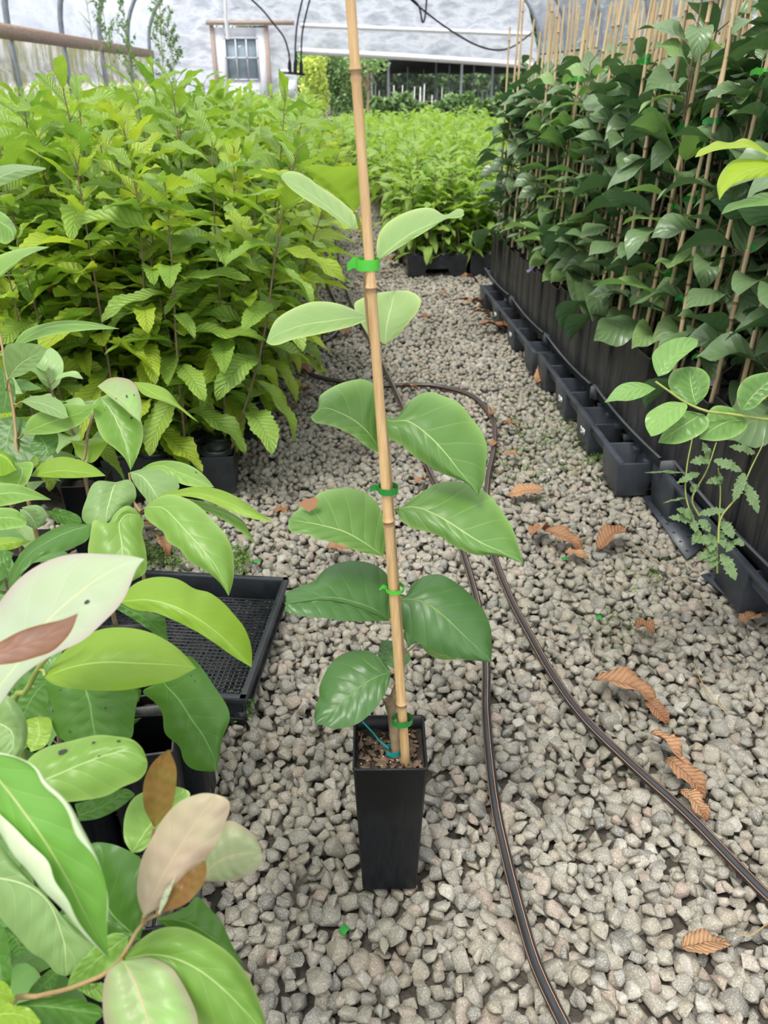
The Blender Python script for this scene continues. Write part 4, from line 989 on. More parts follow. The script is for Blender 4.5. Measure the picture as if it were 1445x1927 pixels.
C4 = lambda p: T(p,480,280,2.779); C5 = lambda p: T(p,500,860,2.779)
hb = lambda *a, **k: blade('leaf', hero, a[0], a[1], a[2], a[3], a[4]*DS(a[1][0][1]), a[5]*DS(a[1][0][1]), *a[6:], **k)
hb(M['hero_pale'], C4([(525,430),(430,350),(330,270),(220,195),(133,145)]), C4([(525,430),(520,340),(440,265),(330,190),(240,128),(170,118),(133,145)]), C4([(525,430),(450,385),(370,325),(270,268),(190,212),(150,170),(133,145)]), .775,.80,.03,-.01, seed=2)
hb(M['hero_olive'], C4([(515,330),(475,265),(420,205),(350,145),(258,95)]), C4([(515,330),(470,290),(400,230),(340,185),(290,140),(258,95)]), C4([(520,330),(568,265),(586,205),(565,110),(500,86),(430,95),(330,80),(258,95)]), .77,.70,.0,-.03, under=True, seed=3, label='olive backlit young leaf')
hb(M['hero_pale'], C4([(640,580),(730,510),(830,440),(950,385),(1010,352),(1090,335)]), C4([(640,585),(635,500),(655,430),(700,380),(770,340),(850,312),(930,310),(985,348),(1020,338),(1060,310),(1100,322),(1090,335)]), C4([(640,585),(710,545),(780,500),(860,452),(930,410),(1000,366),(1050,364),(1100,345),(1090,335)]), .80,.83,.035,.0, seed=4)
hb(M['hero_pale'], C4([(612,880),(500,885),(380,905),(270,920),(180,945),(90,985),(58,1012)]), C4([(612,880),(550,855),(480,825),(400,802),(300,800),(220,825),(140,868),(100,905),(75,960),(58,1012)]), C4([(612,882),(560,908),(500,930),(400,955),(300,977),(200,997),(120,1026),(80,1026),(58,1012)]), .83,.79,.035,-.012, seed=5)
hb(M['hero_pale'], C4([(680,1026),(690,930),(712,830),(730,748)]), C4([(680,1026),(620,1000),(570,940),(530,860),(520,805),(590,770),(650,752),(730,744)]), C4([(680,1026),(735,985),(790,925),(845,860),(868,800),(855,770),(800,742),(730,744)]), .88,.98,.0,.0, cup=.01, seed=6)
hb(M['hero'], C4([(665,1592),(600,1500),(530,1440),(440,1385),(360,1355),(290,1400)]), C4([(665,1592),(650,1500),(655,1400),(645,1300),(640,1250),(600,1215),(550,1203),(450,1225),(380,1260),(330,1300),(335,1350),(290,1400)]), C4([(665,1592),(610,1575),(560,1540),(510,1500),(440,1465),(370,1442),(310,1432),(290,1400)]), .94,.90,.045,-.01, seed=7, cup=.006)
hb(M['hero'], C4([(655,1400),(720,1425),(790,1420),(860,1465),(930,1530),(1000,1610),(1060,1690),(1130,1760),(1165,1818)]), C4([(655,1385),(700,1405),(740,1410),(780,1350),(830,1300),(905,1268),(980,1290),(1070,1330),(1120,1395),(1175,1460),(1213,1550),(1208,1640),(1200,1730),(1165,1818)]), C4([(650,1400),(652,1450),(690,1510),(760,1545),(820,1600),(880,1640),(960,1690),(1050,1725),(1110,1750),(1165,1818)]), .915,.90,.04,.005, sag=-.015, seed=8, cup=.008)
o = hb(M['hero'], C5([(615,520),(540,470),(450,420),(380,390),(280,362),(200,342),(120,325)]), C5([(615,520),(632,450),(632,380),(612,300),(565,220),(490,172),(400,162),(320,172),(270,195),(220,240),(160,280),(120,325)]), C5([(615,520),(530,505),(450,480),(380,452),(280,432),(200,402),(125,390),(120,325)]), .965,.93,.045,-.012, seed=9, cup=.006)
mb = MB(); B_ = [HQ(*p,1.0) for p in C5([(165,245),(200,225),(262,208),(276,225),(262,262),(225,288),(190,262)])]; c_ = sum(B_)/7; mb.add([c_]+B_, [(0,i+1,(i+1)%7+1) for i in range(7)], [(.5,.5)]*8); q_ = mb.build('dry_patch', M['dry'], o); q_['label'] = 'curled orange-brown dead patch'
hb(M['hero'], C5([(685,268),(780,258),(860,290),(950,345),(1030,400),(1110,450),(1200,490),(1280,522),(1348,560)]), C5([(682,268),(720,258),(760,220),(820,180),(900,135),(1000,127),(1100,155),(1180,208),(1240,290),(1290,370),(1320,460),(1348,560)]), C5([(682,275),(700,320),(760,370),(840,390),(920,420),(980,465),(1060,500),(1110,515),(1200,512),(1280,532),(1348,560)]), .935,.90,.045,.0, seed=10, sag=-.012, cup=.007)
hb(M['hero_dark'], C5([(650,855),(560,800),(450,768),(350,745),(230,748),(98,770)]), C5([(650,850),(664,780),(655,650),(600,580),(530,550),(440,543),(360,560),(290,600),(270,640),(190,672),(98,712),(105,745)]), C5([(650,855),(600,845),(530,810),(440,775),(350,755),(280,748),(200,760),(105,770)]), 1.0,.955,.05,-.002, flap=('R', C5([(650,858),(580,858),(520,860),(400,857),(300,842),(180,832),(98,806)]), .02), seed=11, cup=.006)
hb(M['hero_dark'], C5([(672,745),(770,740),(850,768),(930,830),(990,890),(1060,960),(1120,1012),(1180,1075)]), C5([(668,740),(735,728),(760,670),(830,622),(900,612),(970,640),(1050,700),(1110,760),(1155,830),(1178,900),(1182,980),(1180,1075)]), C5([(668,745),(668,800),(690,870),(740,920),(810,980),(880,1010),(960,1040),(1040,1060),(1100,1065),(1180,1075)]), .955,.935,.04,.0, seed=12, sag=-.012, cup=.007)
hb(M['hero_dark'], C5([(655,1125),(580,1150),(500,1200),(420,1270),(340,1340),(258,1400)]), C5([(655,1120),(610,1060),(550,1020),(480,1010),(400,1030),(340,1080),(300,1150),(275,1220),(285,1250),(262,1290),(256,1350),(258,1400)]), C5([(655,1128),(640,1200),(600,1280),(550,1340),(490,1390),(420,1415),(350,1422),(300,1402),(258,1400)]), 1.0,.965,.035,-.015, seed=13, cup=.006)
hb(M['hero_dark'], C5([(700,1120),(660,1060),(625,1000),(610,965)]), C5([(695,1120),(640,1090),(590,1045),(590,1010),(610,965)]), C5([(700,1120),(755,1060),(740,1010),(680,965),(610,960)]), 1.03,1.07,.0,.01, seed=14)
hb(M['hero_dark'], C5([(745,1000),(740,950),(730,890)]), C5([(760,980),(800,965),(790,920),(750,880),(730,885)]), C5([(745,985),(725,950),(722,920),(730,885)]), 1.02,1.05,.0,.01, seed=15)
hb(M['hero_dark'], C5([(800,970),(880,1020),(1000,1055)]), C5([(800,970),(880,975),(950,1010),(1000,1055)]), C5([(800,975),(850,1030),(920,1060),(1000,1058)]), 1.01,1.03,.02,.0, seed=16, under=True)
for pts in ([(645,912,.985),(640,905,.99),(*C5([(615,520)])[0],.965)],): pass
for a, b in ((cd(1065,-2,.012),(*C5([(613,518)])[0],.966)),(cd(1185,-2,.012),(*C5([(648,852)])[0],1.0)),(cd(1268,-2,.012),(*C5([(655,1123)])[0],1.0)),(cd(1232,4,.014),(*C5([(795,972)])[0],1.01)),(cd(955,2,.012),(*C5([(690,268)])[0],.936)),(cd(1128,4,.01),(*C5([(672,742)])[0],.956)),(cd(868,2,.01),(*C4([(663,1590)])[0],.94)),(cd(790,2,.0),(*C4([(660,1400)])[0],.915)),(cd(612,2,.01),(*C4([(610,880)])[0],.83)),(cd(640,2,.01),(*C4([(680,1024)])[0],.88)),(cd(470,4,.01),(*C4([(640,583)])[0],.80)),((678,435,.785),(*C4([(525,430)])[0],.775)),((670,398,.77),(*C4([(515,330)])[0],.77))):
    b = (b[0],b[1],b[2]*DS(b[1])); a = a if a[2] > .79 else (a[0],a[1],a[2]*DS(a[1])); mx = ((a[0]+b[0])/2,(a[1]+b[1])/2+2,(a[2]+b[2])/2); stalk('petiole', hero, M['rstem'], [a,mx,b], [.0017,.0013,.0012], 6)

# ============================================================ foreground saplings at the left
A3 = lambda p: T(p,0,300,2.258); A7 = lambda p: T(p,0,900,2.58); A8 = lambda p: T(p,0,1350,2.58); B1 = lambda p: T(p,0,560,3.44)
def plant(px, py, d, lab, name='persimmon_seedling', pot=True, mpot='pot'):
    c = Q(px, py, d); r = empty(name, (c[0], c[1], 0)); tag(r, lab, 'potted sapling', 'foreground saplings at the left')
    if pot: square_pot(r, .10, .25, M[mpot], taper=.88, soilz=.03)
    return r
def stemto(r, mat, pts, rad):    # stem from the pot up through measured points
    W = [np.array((0,0,.2))]+[Q(*p)-np.array(r.location) for p in pts]
    mb = MB(); tube(mb, smooth_path(W, 10+3*len(pts)), rad, 8); mb.build('stem', mat, r)
# P1: upright seedling at the left edge
r1 = plant(30,870,1.22,'upright seedling at the left edge with pale green leaves on a thin reddish stem')
stemto(r1, M['rstem'], [(36,870,1.22),(31,830,1.22),(25,770,1.22),(12,700,1.22),(2,640,1.22),(-8,590,1.22)], [.005,.0032,.0018])
g = lambda *a, **k: blade('leaf', r1, *a, **k)
g(M['fg'], A3([(50,800),(180,720),(300,700),(400,705),(510,720)]), A3([(50,800),(100,730),(200,695),(300,684),(400,693),(510,720)]), A3([(50,800),(130,772),(230,745),(350,728),(430,722),(510,720)]), 1.2,1.08,.04,-.012, seed=21)
g(M['fg_grey'], A3([(35,932),(90,870),(200,805)]), A3([(35,932),(18,860),(25,790),(100,780),(165,787),(200,808)]), A3([(35,932),(100,915),(160,870),(200,808)]), 1.2,1.12,.0,-.01, seed=22)
g(M['fg_grey'], A3([(88,1028),(150,1030),(220,1055),(290,1095)]), A3([(88,1028),(140,1005),(220,1008),(270,1040),(290,1095)]), A3([(88,1028),(150,1062),(210,1085),(265,1102),(290,1095)]), 1.2,1.1,.015,-.01, seed=23)
g(M['fg'], A3([(100,1165),(220,1115),(320,1085),(412,1040)]), A3([(100,1165),(125,1100),(200,1060),(290,1035),(350,1042),(412,1040)]), A3([(100,1168),(200,1168),(290,1150),(360,1110),(412,1040)]), 1.2,1.08,.02,-.01, seed=24)
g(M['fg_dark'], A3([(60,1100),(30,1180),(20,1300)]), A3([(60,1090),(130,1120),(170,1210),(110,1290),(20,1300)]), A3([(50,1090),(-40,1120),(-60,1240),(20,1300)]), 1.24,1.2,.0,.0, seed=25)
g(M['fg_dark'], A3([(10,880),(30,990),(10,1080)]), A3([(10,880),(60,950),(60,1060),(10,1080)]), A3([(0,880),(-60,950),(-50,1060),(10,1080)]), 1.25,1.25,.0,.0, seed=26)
g(M['fg_bright'], A3([(130,1345),(240,1325),(340,1330),(450,1345)]), A3([(130,1345),(180,1290),(260,1263),(340,1278),(400,1305),(450,1345)]), A3([(130,1347),(220,1352),(320,1354),(450,1345)]), 1.15,1.06,.03,-.005, seed=27)
g(M['fg'], A3([(70,1290),(100,1330),(70,1400),(10,1440)]), A3([(70,1290),(140,1290),(110,1380),(10,1440)]), A3([(60,1290),(0,1300),(-60,1380),(10,1440)]), 1.15,1.1,.0,.0, seed=28)
g(M['fg_bright'], A3([(-60,1240),(20,1260),(70,1320)]), A3([(-60,1230),(0,1235),(50,1265),(70,1320)]), A3([(-60,1340),(10,1345),(70,1320)]), 1.12,1.1,.02,.0, seed=29)
g(M['fg'], A3([(-40,520),(80,430),(210,372)]), A3([(-40,420),(60,385),(150,370),(210,372)]), A3([(-40,520),(40,470),(120,400),(210,372)]), 1.1,1.05,.02,.0, seed=30)
g(M['fg_grey'], A3([(-60,110),(60,50),(195,40)]), A3([(-60,40),(60,20),(195,35)]), A3([(-60,140),(60,90),(195,42)]), 1.1,1.0,.02,.0, seed=31)
g(M['fg'], A3([(-40,240),(40,290),(60,340)]), A3([(-40,200),(30,240),(70,300),(60,340)]), A3([(-40,330),(20,360),(60,340)]), 1.15,1.1,.02,.0, seed=32)
for a_, b_ in (((22,705,1.22),(22,654,1.2)),((12,735,1.22),(15,713,1.2)),((26,760,1.22),(39,756,1.2)),((33,825,1.22),(44,816,1.2))): stalk('petiole', r1, M['rstem'], [a_,((a_[0]+b_[0])/2,(a_[1]+b_[1])/2+3,1.21),b_], [.0015,.0012], 5)
# P2: seedling with the grey-pink spotted leaf
r2 = plant(158,900,1.15,'seedling whose top leaf is grey-pink with black holes, left of the cell trays')
stemto(r2, M['bark'], [(160,900,1.15),(160,860,1.15),(166,810,1.15),(178,775,1.15),(190,742,1.15)], [.005,.003,.002])
g = lambda *a, **k: blade('leaf', r2, *a, **k)
g(M['fg'], A3([(425,1010),(480,1080),(520,1170),(545,1260),(555,1322)]), A3([(425,1010),(500,990),(560,1050),(600,1110),(608,1180),(588,1250),(555,1322)]), A3([(425,1010),(395,1040),(410,1130),(440,1190),(490,1230),(530,1270),(555,1322)]), 1.1,1.06,.015,.01, seed=41, holes=[(.45,.2,.002),(.2,.75,.001)])
g(M['fg_mottled'], A3([(415,965),(480,1000),(550,1060),(597,1117)]), A3([(415,962),(470,928),(540,932),(580,965),(602,1040),(597,1117)]), A3([(415,965),(470,1012),(520,1052),(560,1087),(597,1117)]), 1.08,1.04,.02,-.005, seed=42, label='grey-pink leaf with black holes', holes=[(.55,.35,.0022),(.62,.25,.0015),(.4,.7,.0013)])
g(M['fg_bright'], A3([(570,945),(660,1000),(750,1040),(845,1118)]), A3([(570,945),(640,952),(710,980),(760,1040),(805,1080),(845,1118)]), A3([(570,950),(610,1000),(700,1030),(760,1058),(800,1090),(845,1118)]), 1.12,1.06,.025,-.01, seed=43)
g(M['fg_bright'], A3([(300,1195),(370,1210),(462,1190)]), A3([(300,1195),(350,1195),(410,1182),(462,1195)]), A3([(300,1195),(340,1270),(400,1285),(462,1200)]), 1.18,1.15,.02,-.01, seed=44)
g(M['fg_dark'], A3([(160,1170),(200,1230),(180,1290)]), A3([(160,1160),(240,1160),(240,1230),(180,1290)]), A3([(150,1170),(130,1230),(180,1290)]), 1.2,1.18,0,0, seed=45)
# P3: seedling with broad leaves fanning over the tray
r3 = plant(262,1010,1.06,'broad-leaved seedling fanning its leaves over the empty mesh tray')
stemto(r3, M['rstem'], [(262,1040,1.06),(263,990,1.03),(264,963,1.0)], [.005,.003,.002])
g = lambda *a, **k: blade('leaf', r3, *a, **k)
g(M['fg_grey'], B1([(840,1130),(920,1160),(980,1240),(1030,1310)]), B1([(840,1130),(920,1110),(1010,1105),(1090,1140),(1150,1190),(1160,1235),(1100,1280),(1030,1310)]), B1([(840,1130),(860,1190),(900,1250),(940,1300),(965,1335),(1030,1312)]), 1.04,1.0,.02,.0, seed=51)
g(M['fg'], B1([(900,1120),(1040,1088),(1150,1130),(1270,1180),(1385,1226)]), B1([(900,1120),(980,1070),(1080,1054),(1180,1068),(1270,1108),(1340,1170),(1385,1226)]), B1([(900,1122),(1000,1110),(1060,1125),(1110,1165),(1160,1200),(1240,1222),(1385,1228)]), 1.06,1.02,.03,-.005, seed=52, holes=[(.75,.25,.002)])
g(M['fg_grey'], B1([(750,1195),(715,1290),(680,1462)]), B1([(750,1195),(640,1185),(590,1220),(560,1300),(530,1390),(540,1450),(600,1475),(680,1465)]), B1([(750,1195),(830,1178),(872,1220),(880,1300),(830,1350),(780,1400),(730,1450),(680,1465)]), 1.02,.97,.0,.015, seed=53, cup=.008)
g(M['fg'], A7([(682,180),(610,175),(575,215),(590,300),(603,385),(640,500)]), A7([(682,178),(620,130),(550,178),(530,222),(455,200),(438,280),(426,360),(460,440),(560,495),(640,500)]), A7([(682,182),(700,215),(690,270),(705,330),(713,400),(705,460),(640,500)]), .97,.92,.0,.012, seed=54, cup=.008)
g(M['fg'], A7([(705,140),(790,140),(860,210),(930,290),(1000,370),(1070,470),(1110,572)]), A7([(700,145),(740,110),(800,80),(870,85),(960,130),(1040,210),(1100,280),(1128,350),(1137,430),(1132,500),(1110,572)]), A7([(700,150),(705,190),(750,230),(795,262),(812,310),(870,342),(915,402),(1000,450),(1065,505),(1110,572)]), .96,.90,.03,.005, seed=55, sag=-.015, cup=.006)
g(M['fg_bright'], A7([(790,90),(900,75),(1000,82),(1100,118),(1220,170),(1332,216)]), A7([(760,88),(850,60),(950,40),(1050,50),(1150,90),(1235,150),(1332,216)]), A7([(790,92),(900,88),(1000,108),(1100,150),(1200,190),(1332,217)]), 1.0,.96,.03,-.005, seed=56)
g(M['fg'], A7([(860,95),(1000,140),(1100,175),(1180,220),(1242,322)]), A7([(860,88),(1000,118),(1100,155),(1180,205),(1210,260),(1242,322)]), A7([(900,112),(1000,160),(1080,200),(1150,245),(1200,285),(1242,322)]), 1.02,1.0,.02,-.01, seed=57)
for a_ in ((264,963,1.0),): stalk('petiole', r3, M['rstem'], [a_,(270,958,.98),(273,956,.96)], [.0018,.0015], 6)
stalk('twig', r3, M['rstem'], [(264,963,1.0),(250,940,1.02),(245,905,1.04),(243,890,1.04)], [.002,.0015], 6)
# P4/P5: the bright folded leaf, the long glossy leaf and the pale leaf from the left
r5 = plant(20,1420,.92,'sapling with a huge pale whitish-green leaf and a small red leaf at the left edge')
stemto(r5, M['gstem'], [(28,1345,.80),(50,1300,.76),(72,1258,.73),(95,1228,.71),(120,1180,.70)], [.006,.0034,.0022])
g = lambda *a, **k: blade('leaf', r5, *a, **k)
g(M['fg_bright'], A7([(580,600),(700,592),(800,612),(900,652),(980,702),(1060,762),(1140,838),(1220,917)]), A7([(580,600),(640,520),(720,485),(800,478),(880,495),(945,540),(1010,550),(1080,600),(1130,655),(1190,730),(1222,830),(1222,917)]), A7([(580,602),(650,638),(750,652),(850,692),(950,742),(1030,792),(1100,842),(1160,882),(1220,917)]), .80,.80,.04,.0, seed=61, sag=-.02)
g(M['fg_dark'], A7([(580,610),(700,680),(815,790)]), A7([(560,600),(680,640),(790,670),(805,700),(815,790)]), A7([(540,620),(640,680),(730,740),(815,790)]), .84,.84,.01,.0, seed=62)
g(M['fg_bright'], A7([(215,965),(350,915),(500,895),(700,903),(850,908),(952,922)]), A7([(215,965),(280,870),(380,790),(480,735),(600,724),(720,745),(830,800),(900,860),(952,922)]), A7([(215,967),(260,1002),(350,1022),(470,1031),(600,1029),(750,1002),(850,975),(952,922)]), .72,.72,.035,-.02, seed=63, cup=.006)
g(M['fg_pale'], A7([(-70,1180),(0,1020),(100,900),(230,700),(380,560),(500,470),(600,420),(700,394)]), A7([(-90,1180),(-110,800),(0,600),(100,480),(230,400),(370,365),(540,370),(640,376),(700,392)]), A7([(-60,1180),(10,1085),(100,965),(250,862),(400,790),(500,700),(575,625),(625,540),(660,440),(700,394)]), .60,.60,.03,-.02, seed=64, label='huge pale whitish-green leaf', holes=[(.68,.75,.0025)])
g(M['fg_red'], A7([(-60,870),(100,812),(220,768),(380,655)]), A7([(-60,830),(0,795),(100,742),(200,710),(290,690),(350,668),(380,655)]), A7([(-60,912),(80,895),(170,870),(250,842),(310,790),(350,735),(380,655)]), .55,.53,-.01,.012, seed=65, label='small narrow red leaf')
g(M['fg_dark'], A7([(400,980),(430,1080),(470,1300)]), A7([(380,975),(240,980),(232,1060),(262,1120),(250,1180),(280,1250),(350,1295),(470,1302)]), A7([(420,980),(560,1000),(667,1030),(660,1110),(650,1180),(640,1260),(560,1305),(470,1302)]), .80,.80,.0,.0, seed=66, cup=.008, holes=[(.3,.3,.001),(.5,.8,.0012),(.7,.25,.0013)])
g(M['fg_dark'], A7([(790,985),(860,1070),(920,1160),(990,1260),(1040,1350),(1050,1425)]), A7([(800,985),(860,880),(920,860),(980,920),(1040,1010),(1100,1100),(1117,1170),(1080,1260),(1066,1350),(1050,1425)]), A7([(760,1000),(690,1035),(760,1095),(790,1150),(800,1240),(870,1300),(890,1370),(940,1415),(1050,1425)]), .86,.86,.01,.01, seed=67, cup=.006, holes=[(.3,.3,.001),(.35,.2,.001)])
g(M['fg_dark'], A7([(230,980),(160,1060),(100,1180)]), A7([(230,980),(240,1060),(200,1160),(100,1180)]), A7([(200,960),(90,1010),(40,1100),(100,1180)]), .84,.84,0,0, seed=68)
g(M['fg_bright'], A7([(180,1160),(190,1240),(150,1330)]), A7([(180,1158),(240,1165),(252,1220),(220,1300),(150,1330)]), A7([(170,1160),(125,1180),(120,1260),(150,1330)]), .80,.78,0,0, seed=69)
g(M['fg_dark'], A7([(445,225),(320,262),(200,325),(110,400),(50,525)]), A7([(445,223),(330,220),(230,260),(130,330),(60,430),(40,500),(50,525)]), A7([(445,228),(425,300),(330,345),(210,375),(120,450),(50,525)]), .86,.80,.03,-.01, seed=70, cup=.006)
g(M['fg'], A7([(-50,80),(60,70),(150,85),(247,105)]), A7([(-50,30),(60,26),(150,52),(247,103)]), A7([(-50,145),(60,127),(150,107),(247,105)]), .92,.88,.03,-.01, seed=71)
g(M['fg'], A7([(-50,200),(50,190),(132,215)]), A7([(-50,142),(60,146),(110,178),(132,215)]), A7([(-50,258),(50,246),(110,235),(132,215)]), .88,.86,.02,-.01, seed=72)
g(M['fg_grey'], A7([(110,150),(150,190),(180,250)]), A7([(105,140),(180,130),(225,165),(215,220),(170,250)]), A7([(95,150),(110,210),(170,250)]), .98,.96,0,0, seed=73, cup=.008)
g(M['fg_dark'], A7([(230,160),(320,190),(400,215)]), A7([(225,160),(300,150),(380,180),(400,215)]), A7([(225,165),(280,215),(340,225),(400,215)]), .99,.97,0,0, seed=74)
g(M['fg_bright'], A7([(-60,330),(60,310),(150,305)]), A7([(-60,290),(60,285),(150,303)]), A7([(-60,360),(60,345),(150,307)]), .93,.92,.01,0, seed=75)
g(M['fg_dark'], A7([(-60,430),(20,400),(60,370)]), A7([(-60,350),(30,350),(70,365)]), A7([(-60,520),(30,480),(60,380)]), .90,.90,.01,0, seed=76)
stalk('petiole', r5, M['gstem'], [(72,1258,.73),(82,1262,.725),(84,1273,.72)], [.002,.0016], 6)
# P6: the big sapling at the bottom left
r6 = plant(-30,1900,.72,'sapling with bronze and pinkish young leaves at the bottom left corner', pot=False)
square_pot(r6, .10, .25, M['pot'], taper=.88)
stemto(r6, M['rstem'], [(20,1895,.62),(70,1875,.60),(125,1862,.59),(170,1845,.585),(202,1830,.58),(229,1803,.575),(267,1738,.57),(298,1720,.565)], [.005,.0032,.0020,.0014])
g = lambda *a, **k: blade('leaf', r6, *a, **k)
g(M['fg_roll'], A8([(-40,250),(50,370),(130,480),(220,610),(330,800),(430,1000),(527,1168)]), A8([(-40,165),(60,180),(180,235),(225,300),(330,400),(390,500),(450,620),(490,730),(515,820),(530,900),(520,1010),(527,1168)]), A8([(-40,500),(10,600),(65,695),(110,740),(200,850),(300,940),(400,1055),(470,1120),(527,1168)]), .50,.52,.0,.0, seed=81, flap=('R', A8([(-40,430),(10,480),(80,545),(140,610),(235,700),(262,790),(330,885),(372,980),(450,1085),(527,1168)]), .012), flap2=('L', A8([(-40,175),(60,190),(170,245),(205,330),(290,400),(335,470),(370,580),(440,650),(495,745),(520,850),(518,1000),(527,1168)]), .008), sag=-.02, label='large drooping leaf with a pale rolled margin')
g(M['fg'], A8([(60,370),(250,290),(400,220),(520,175),(620,158),(716,215)]), A8([(60,330),(100,262),(150,190),(230,142),(340,115),(470,85),(560,92),(640,105),(692,150),(716,215)]), A8([(60,400),(200,420),(340,410),(430,400),(520,380),(600,335),(675,305),(712,260),(716,215)]), .62,.63,.02,.0, seed=82, cup=.006, label='pale green leaf with four black holes', holes=[(.42,.3,.0035),(.62,.25,.0016),(.76,.2,.0018),(.66,.62,.0014)])
g(M['fg_dark'], A8([(380,480),(500,430),(600,370),(650,375)]), A8([(360,420),(480,390),(600,345),(655,370)]), A8([(380,505),(480,490),(580,440),(655,378)]), .68,.68,0,0, seed=83)
g(M['fg_grey'], A8([(-40,780),(120,800),(240,880),(300,1060),(320,1257)]), A8([(-40,560),(60,690),(300,960),(420,1060),(520,1135),(495,1180),(420,1215),(320,1257)]), A8([(-40,880),(0,970),(80,1062),(150,1140),(220,1182),(270,1242),(320,1257)]), .60,.60,.01,.0, seed=84, cup=.006)
g(M['fg_dark'], A8([(680,1080),(620,1030),(530,950),(440,800),(400,650)]), A8([(680,1082),(560,1110),(480,1000),(400,850),(370,750),(400,650)]), A8([(682,1080),(705,960),(695,850),(695,750),(690,690),(620,645),(540,614),(450,608),(400,650)]), .64,.66,.0,.0, seed=85, cup=.006)
g(M['fg_brown'], A8([(748,535),(760,430),(775,300),(820,155)]), A8([(748,535),(700,440),(696,330),(722,250),(770,190),(820,155)]), A8([(750,535),(800,490),(840,420),(857,300),(852,230),(820,155)]), .62,.60,-.006,-.01, seed=86, label='bronze-brown upright young leaf')
g(M['fg'], A8([(640,658),(720,540),(800,450),(880,350)]), A8([(640,658),(602,590),(605,480),(640,400),(690,365),(780,330),(880,340)]), A8([(640,658),(690,650),(740,600),(800,560),(860,480),(925,375),(880,340)]), .66,.68,.0,.0, seed=87)
g(M['fg_pink'], A8([(698,965),(760,830),(830,700),(930,540),(1000,440),(1045,373)]), A8([(697,965),(668,880),(668,780),(690,680),(740,580),(800,480),(870,410),(950,375),(1000,366),(1045,373)]), A8([(700,965),(770,922),(850,822),(930,752),(1000,682),(1060,590),(1112,460),(1117,410),(1085,385),(1045,373)]), .56,.56,.01,.0, seed=88, cup=.005, label='pinkish-beige young leaf')
g(M['fg_mottled'], A8([(960,785),(1060,700),(1150,668),(1268,650)]), A8([(960,780),(1010,640),(1060,540),(1110,500),(1180,528),(1240,580),(1268,650)]), A8([(960,792),(1080,797),(1170,782),(1240,748),(1272,700),(1268,650)]), .64,.64,.01,-.01, seed=89, cup=.006)
g(M['fg_brown'], A8([(775,948),(855,872),(930,800),(1000,695)]), A8([(775,945),(810,870),(860,800),(940,730),(1000,695)]), A8([(775,950),(870,922),(930,882),(982,820),(1002,760),(1000,695)]), .555,.55,.004,-.008, seed=90, label='small orange-brown leaf')
g(M['fg_pale'], A8([(770,948),(800,880),(855,768)]), A8([(768,948),(790,860),(855,768)]), A8([(780,948),(815,880),(855,768)]), .55,.55,0,0, seed=91)
g(M['fg_dark'], A8([(762,980),(870,985),(1000,1050),(1180,1192)]), A8([(762,975),(900,925),(955,868),(1020,930),(1080,1000),(1105,1060),(1140,1130),(1180,1192)]), A8([(762,988),(880,1060),(980,1120),(1080,1162),(1180,1194)]), .60,.62,.01,.0, seed=92)
g(M['fg'], A8([(590,1175),(760,1150),(930,1200),(1100,1330),(1330,1580)]), A8([(590,1170),(680,1080),(780,1022),(900,1022),(1020,1080),(1120,1150),(1200,1250),(1260,1380),(1290,1480),(1330,1580)]), A8([(590,1178),(700,1260),(850,1410),(1000,1510),(1150,1570),(1330,1582)]), .575,.58,.015,.0, seed=93, cup=.008, sag=-.01)
g(M['fg_mottled'], A8([(592,1182),(640,1255),(680,1360),(720,1490),(740,1640)]), A8([(590,1182),(530,1220),(503,1300),(498,1400),(508,1490),(560,1650),(740,1700)]), A8([(594,1182),(720,1165),(830,1212),(890,1300),(940,1400),(962,1490),(930,1650),(740,1700)]), .565,.53,.0,.0, seed=94, cup=.008)
g(M['fg'], A8([(620,1060),(480,1170),(325,1310)]), A8([(620,1060),(540,1050),(420,1150),(350,1240),(325,1310)]), A8([(625,1062),(600,1150),(500,1240),(400,1300),(325,1310)]), .60,.60,0,0, seed=95)
g(M['fg'], A8([(490,1290),(440,1330),(380,1330)]), A8([(500,1285),(430,1295),(370,1310)]), A8([(520,1290),(510,1380),(440,1360),(370,1315)]), .60,.59,0,0, seed=96)
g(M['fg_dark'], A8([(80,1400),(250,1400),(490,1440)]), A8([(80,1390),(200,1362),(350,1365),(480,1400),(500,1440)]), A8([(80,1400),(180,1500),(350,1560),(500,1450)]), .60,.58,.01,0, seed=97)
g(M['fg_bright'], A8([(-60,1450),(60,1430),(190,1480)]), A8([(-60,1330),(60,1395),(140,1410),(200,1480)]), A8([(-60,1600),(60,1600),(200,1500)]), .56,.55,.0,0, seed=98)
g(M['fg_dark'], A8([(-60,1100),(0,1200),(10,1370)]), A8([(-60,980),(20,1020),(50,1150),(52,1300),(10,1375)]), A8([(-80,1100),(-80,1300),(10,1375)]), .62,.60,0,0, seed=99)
g(M['fg_bright'], A8([(-60,1320),(20,1340),(70,1370)]), A8([(-60,1260),(30,1290),(75,1370)]), A8([(-60,1400),(30,1420),(75,1372)]), .60,.58,0,0, seed=100)
g(M['fg_dark'], A8([(20,1040),(80,1080),(100,1160)]), A8([(20,1010),(110,1050),(138,1110),(100,1165)]), A8([(20,1050),(50,1140),(100,1165)]), .66,.66,0,0, seed=101)
g(M['fg_grey'], A7([(-50,1180),(60,1230),(60,1340)]), A7([(-50,1100),(20,1050),(80,1090),(130,1180),(130,1280),(90,1350),(40,1370)]), A7([(-50,1200),(-60,1330),(40,1370)]), .66,.64,0,0, seed=102, cup=.008)
g(M['fg_dark'], A8([(280,1230),(220,1290),(150,1350)]), A8([(280,1225),(240,1225),(160,1300),(130,1350)]), A8([(285,1230),(270,1300),(200,1350),(130,1355)]), .64,.64,0,0, seed=103)
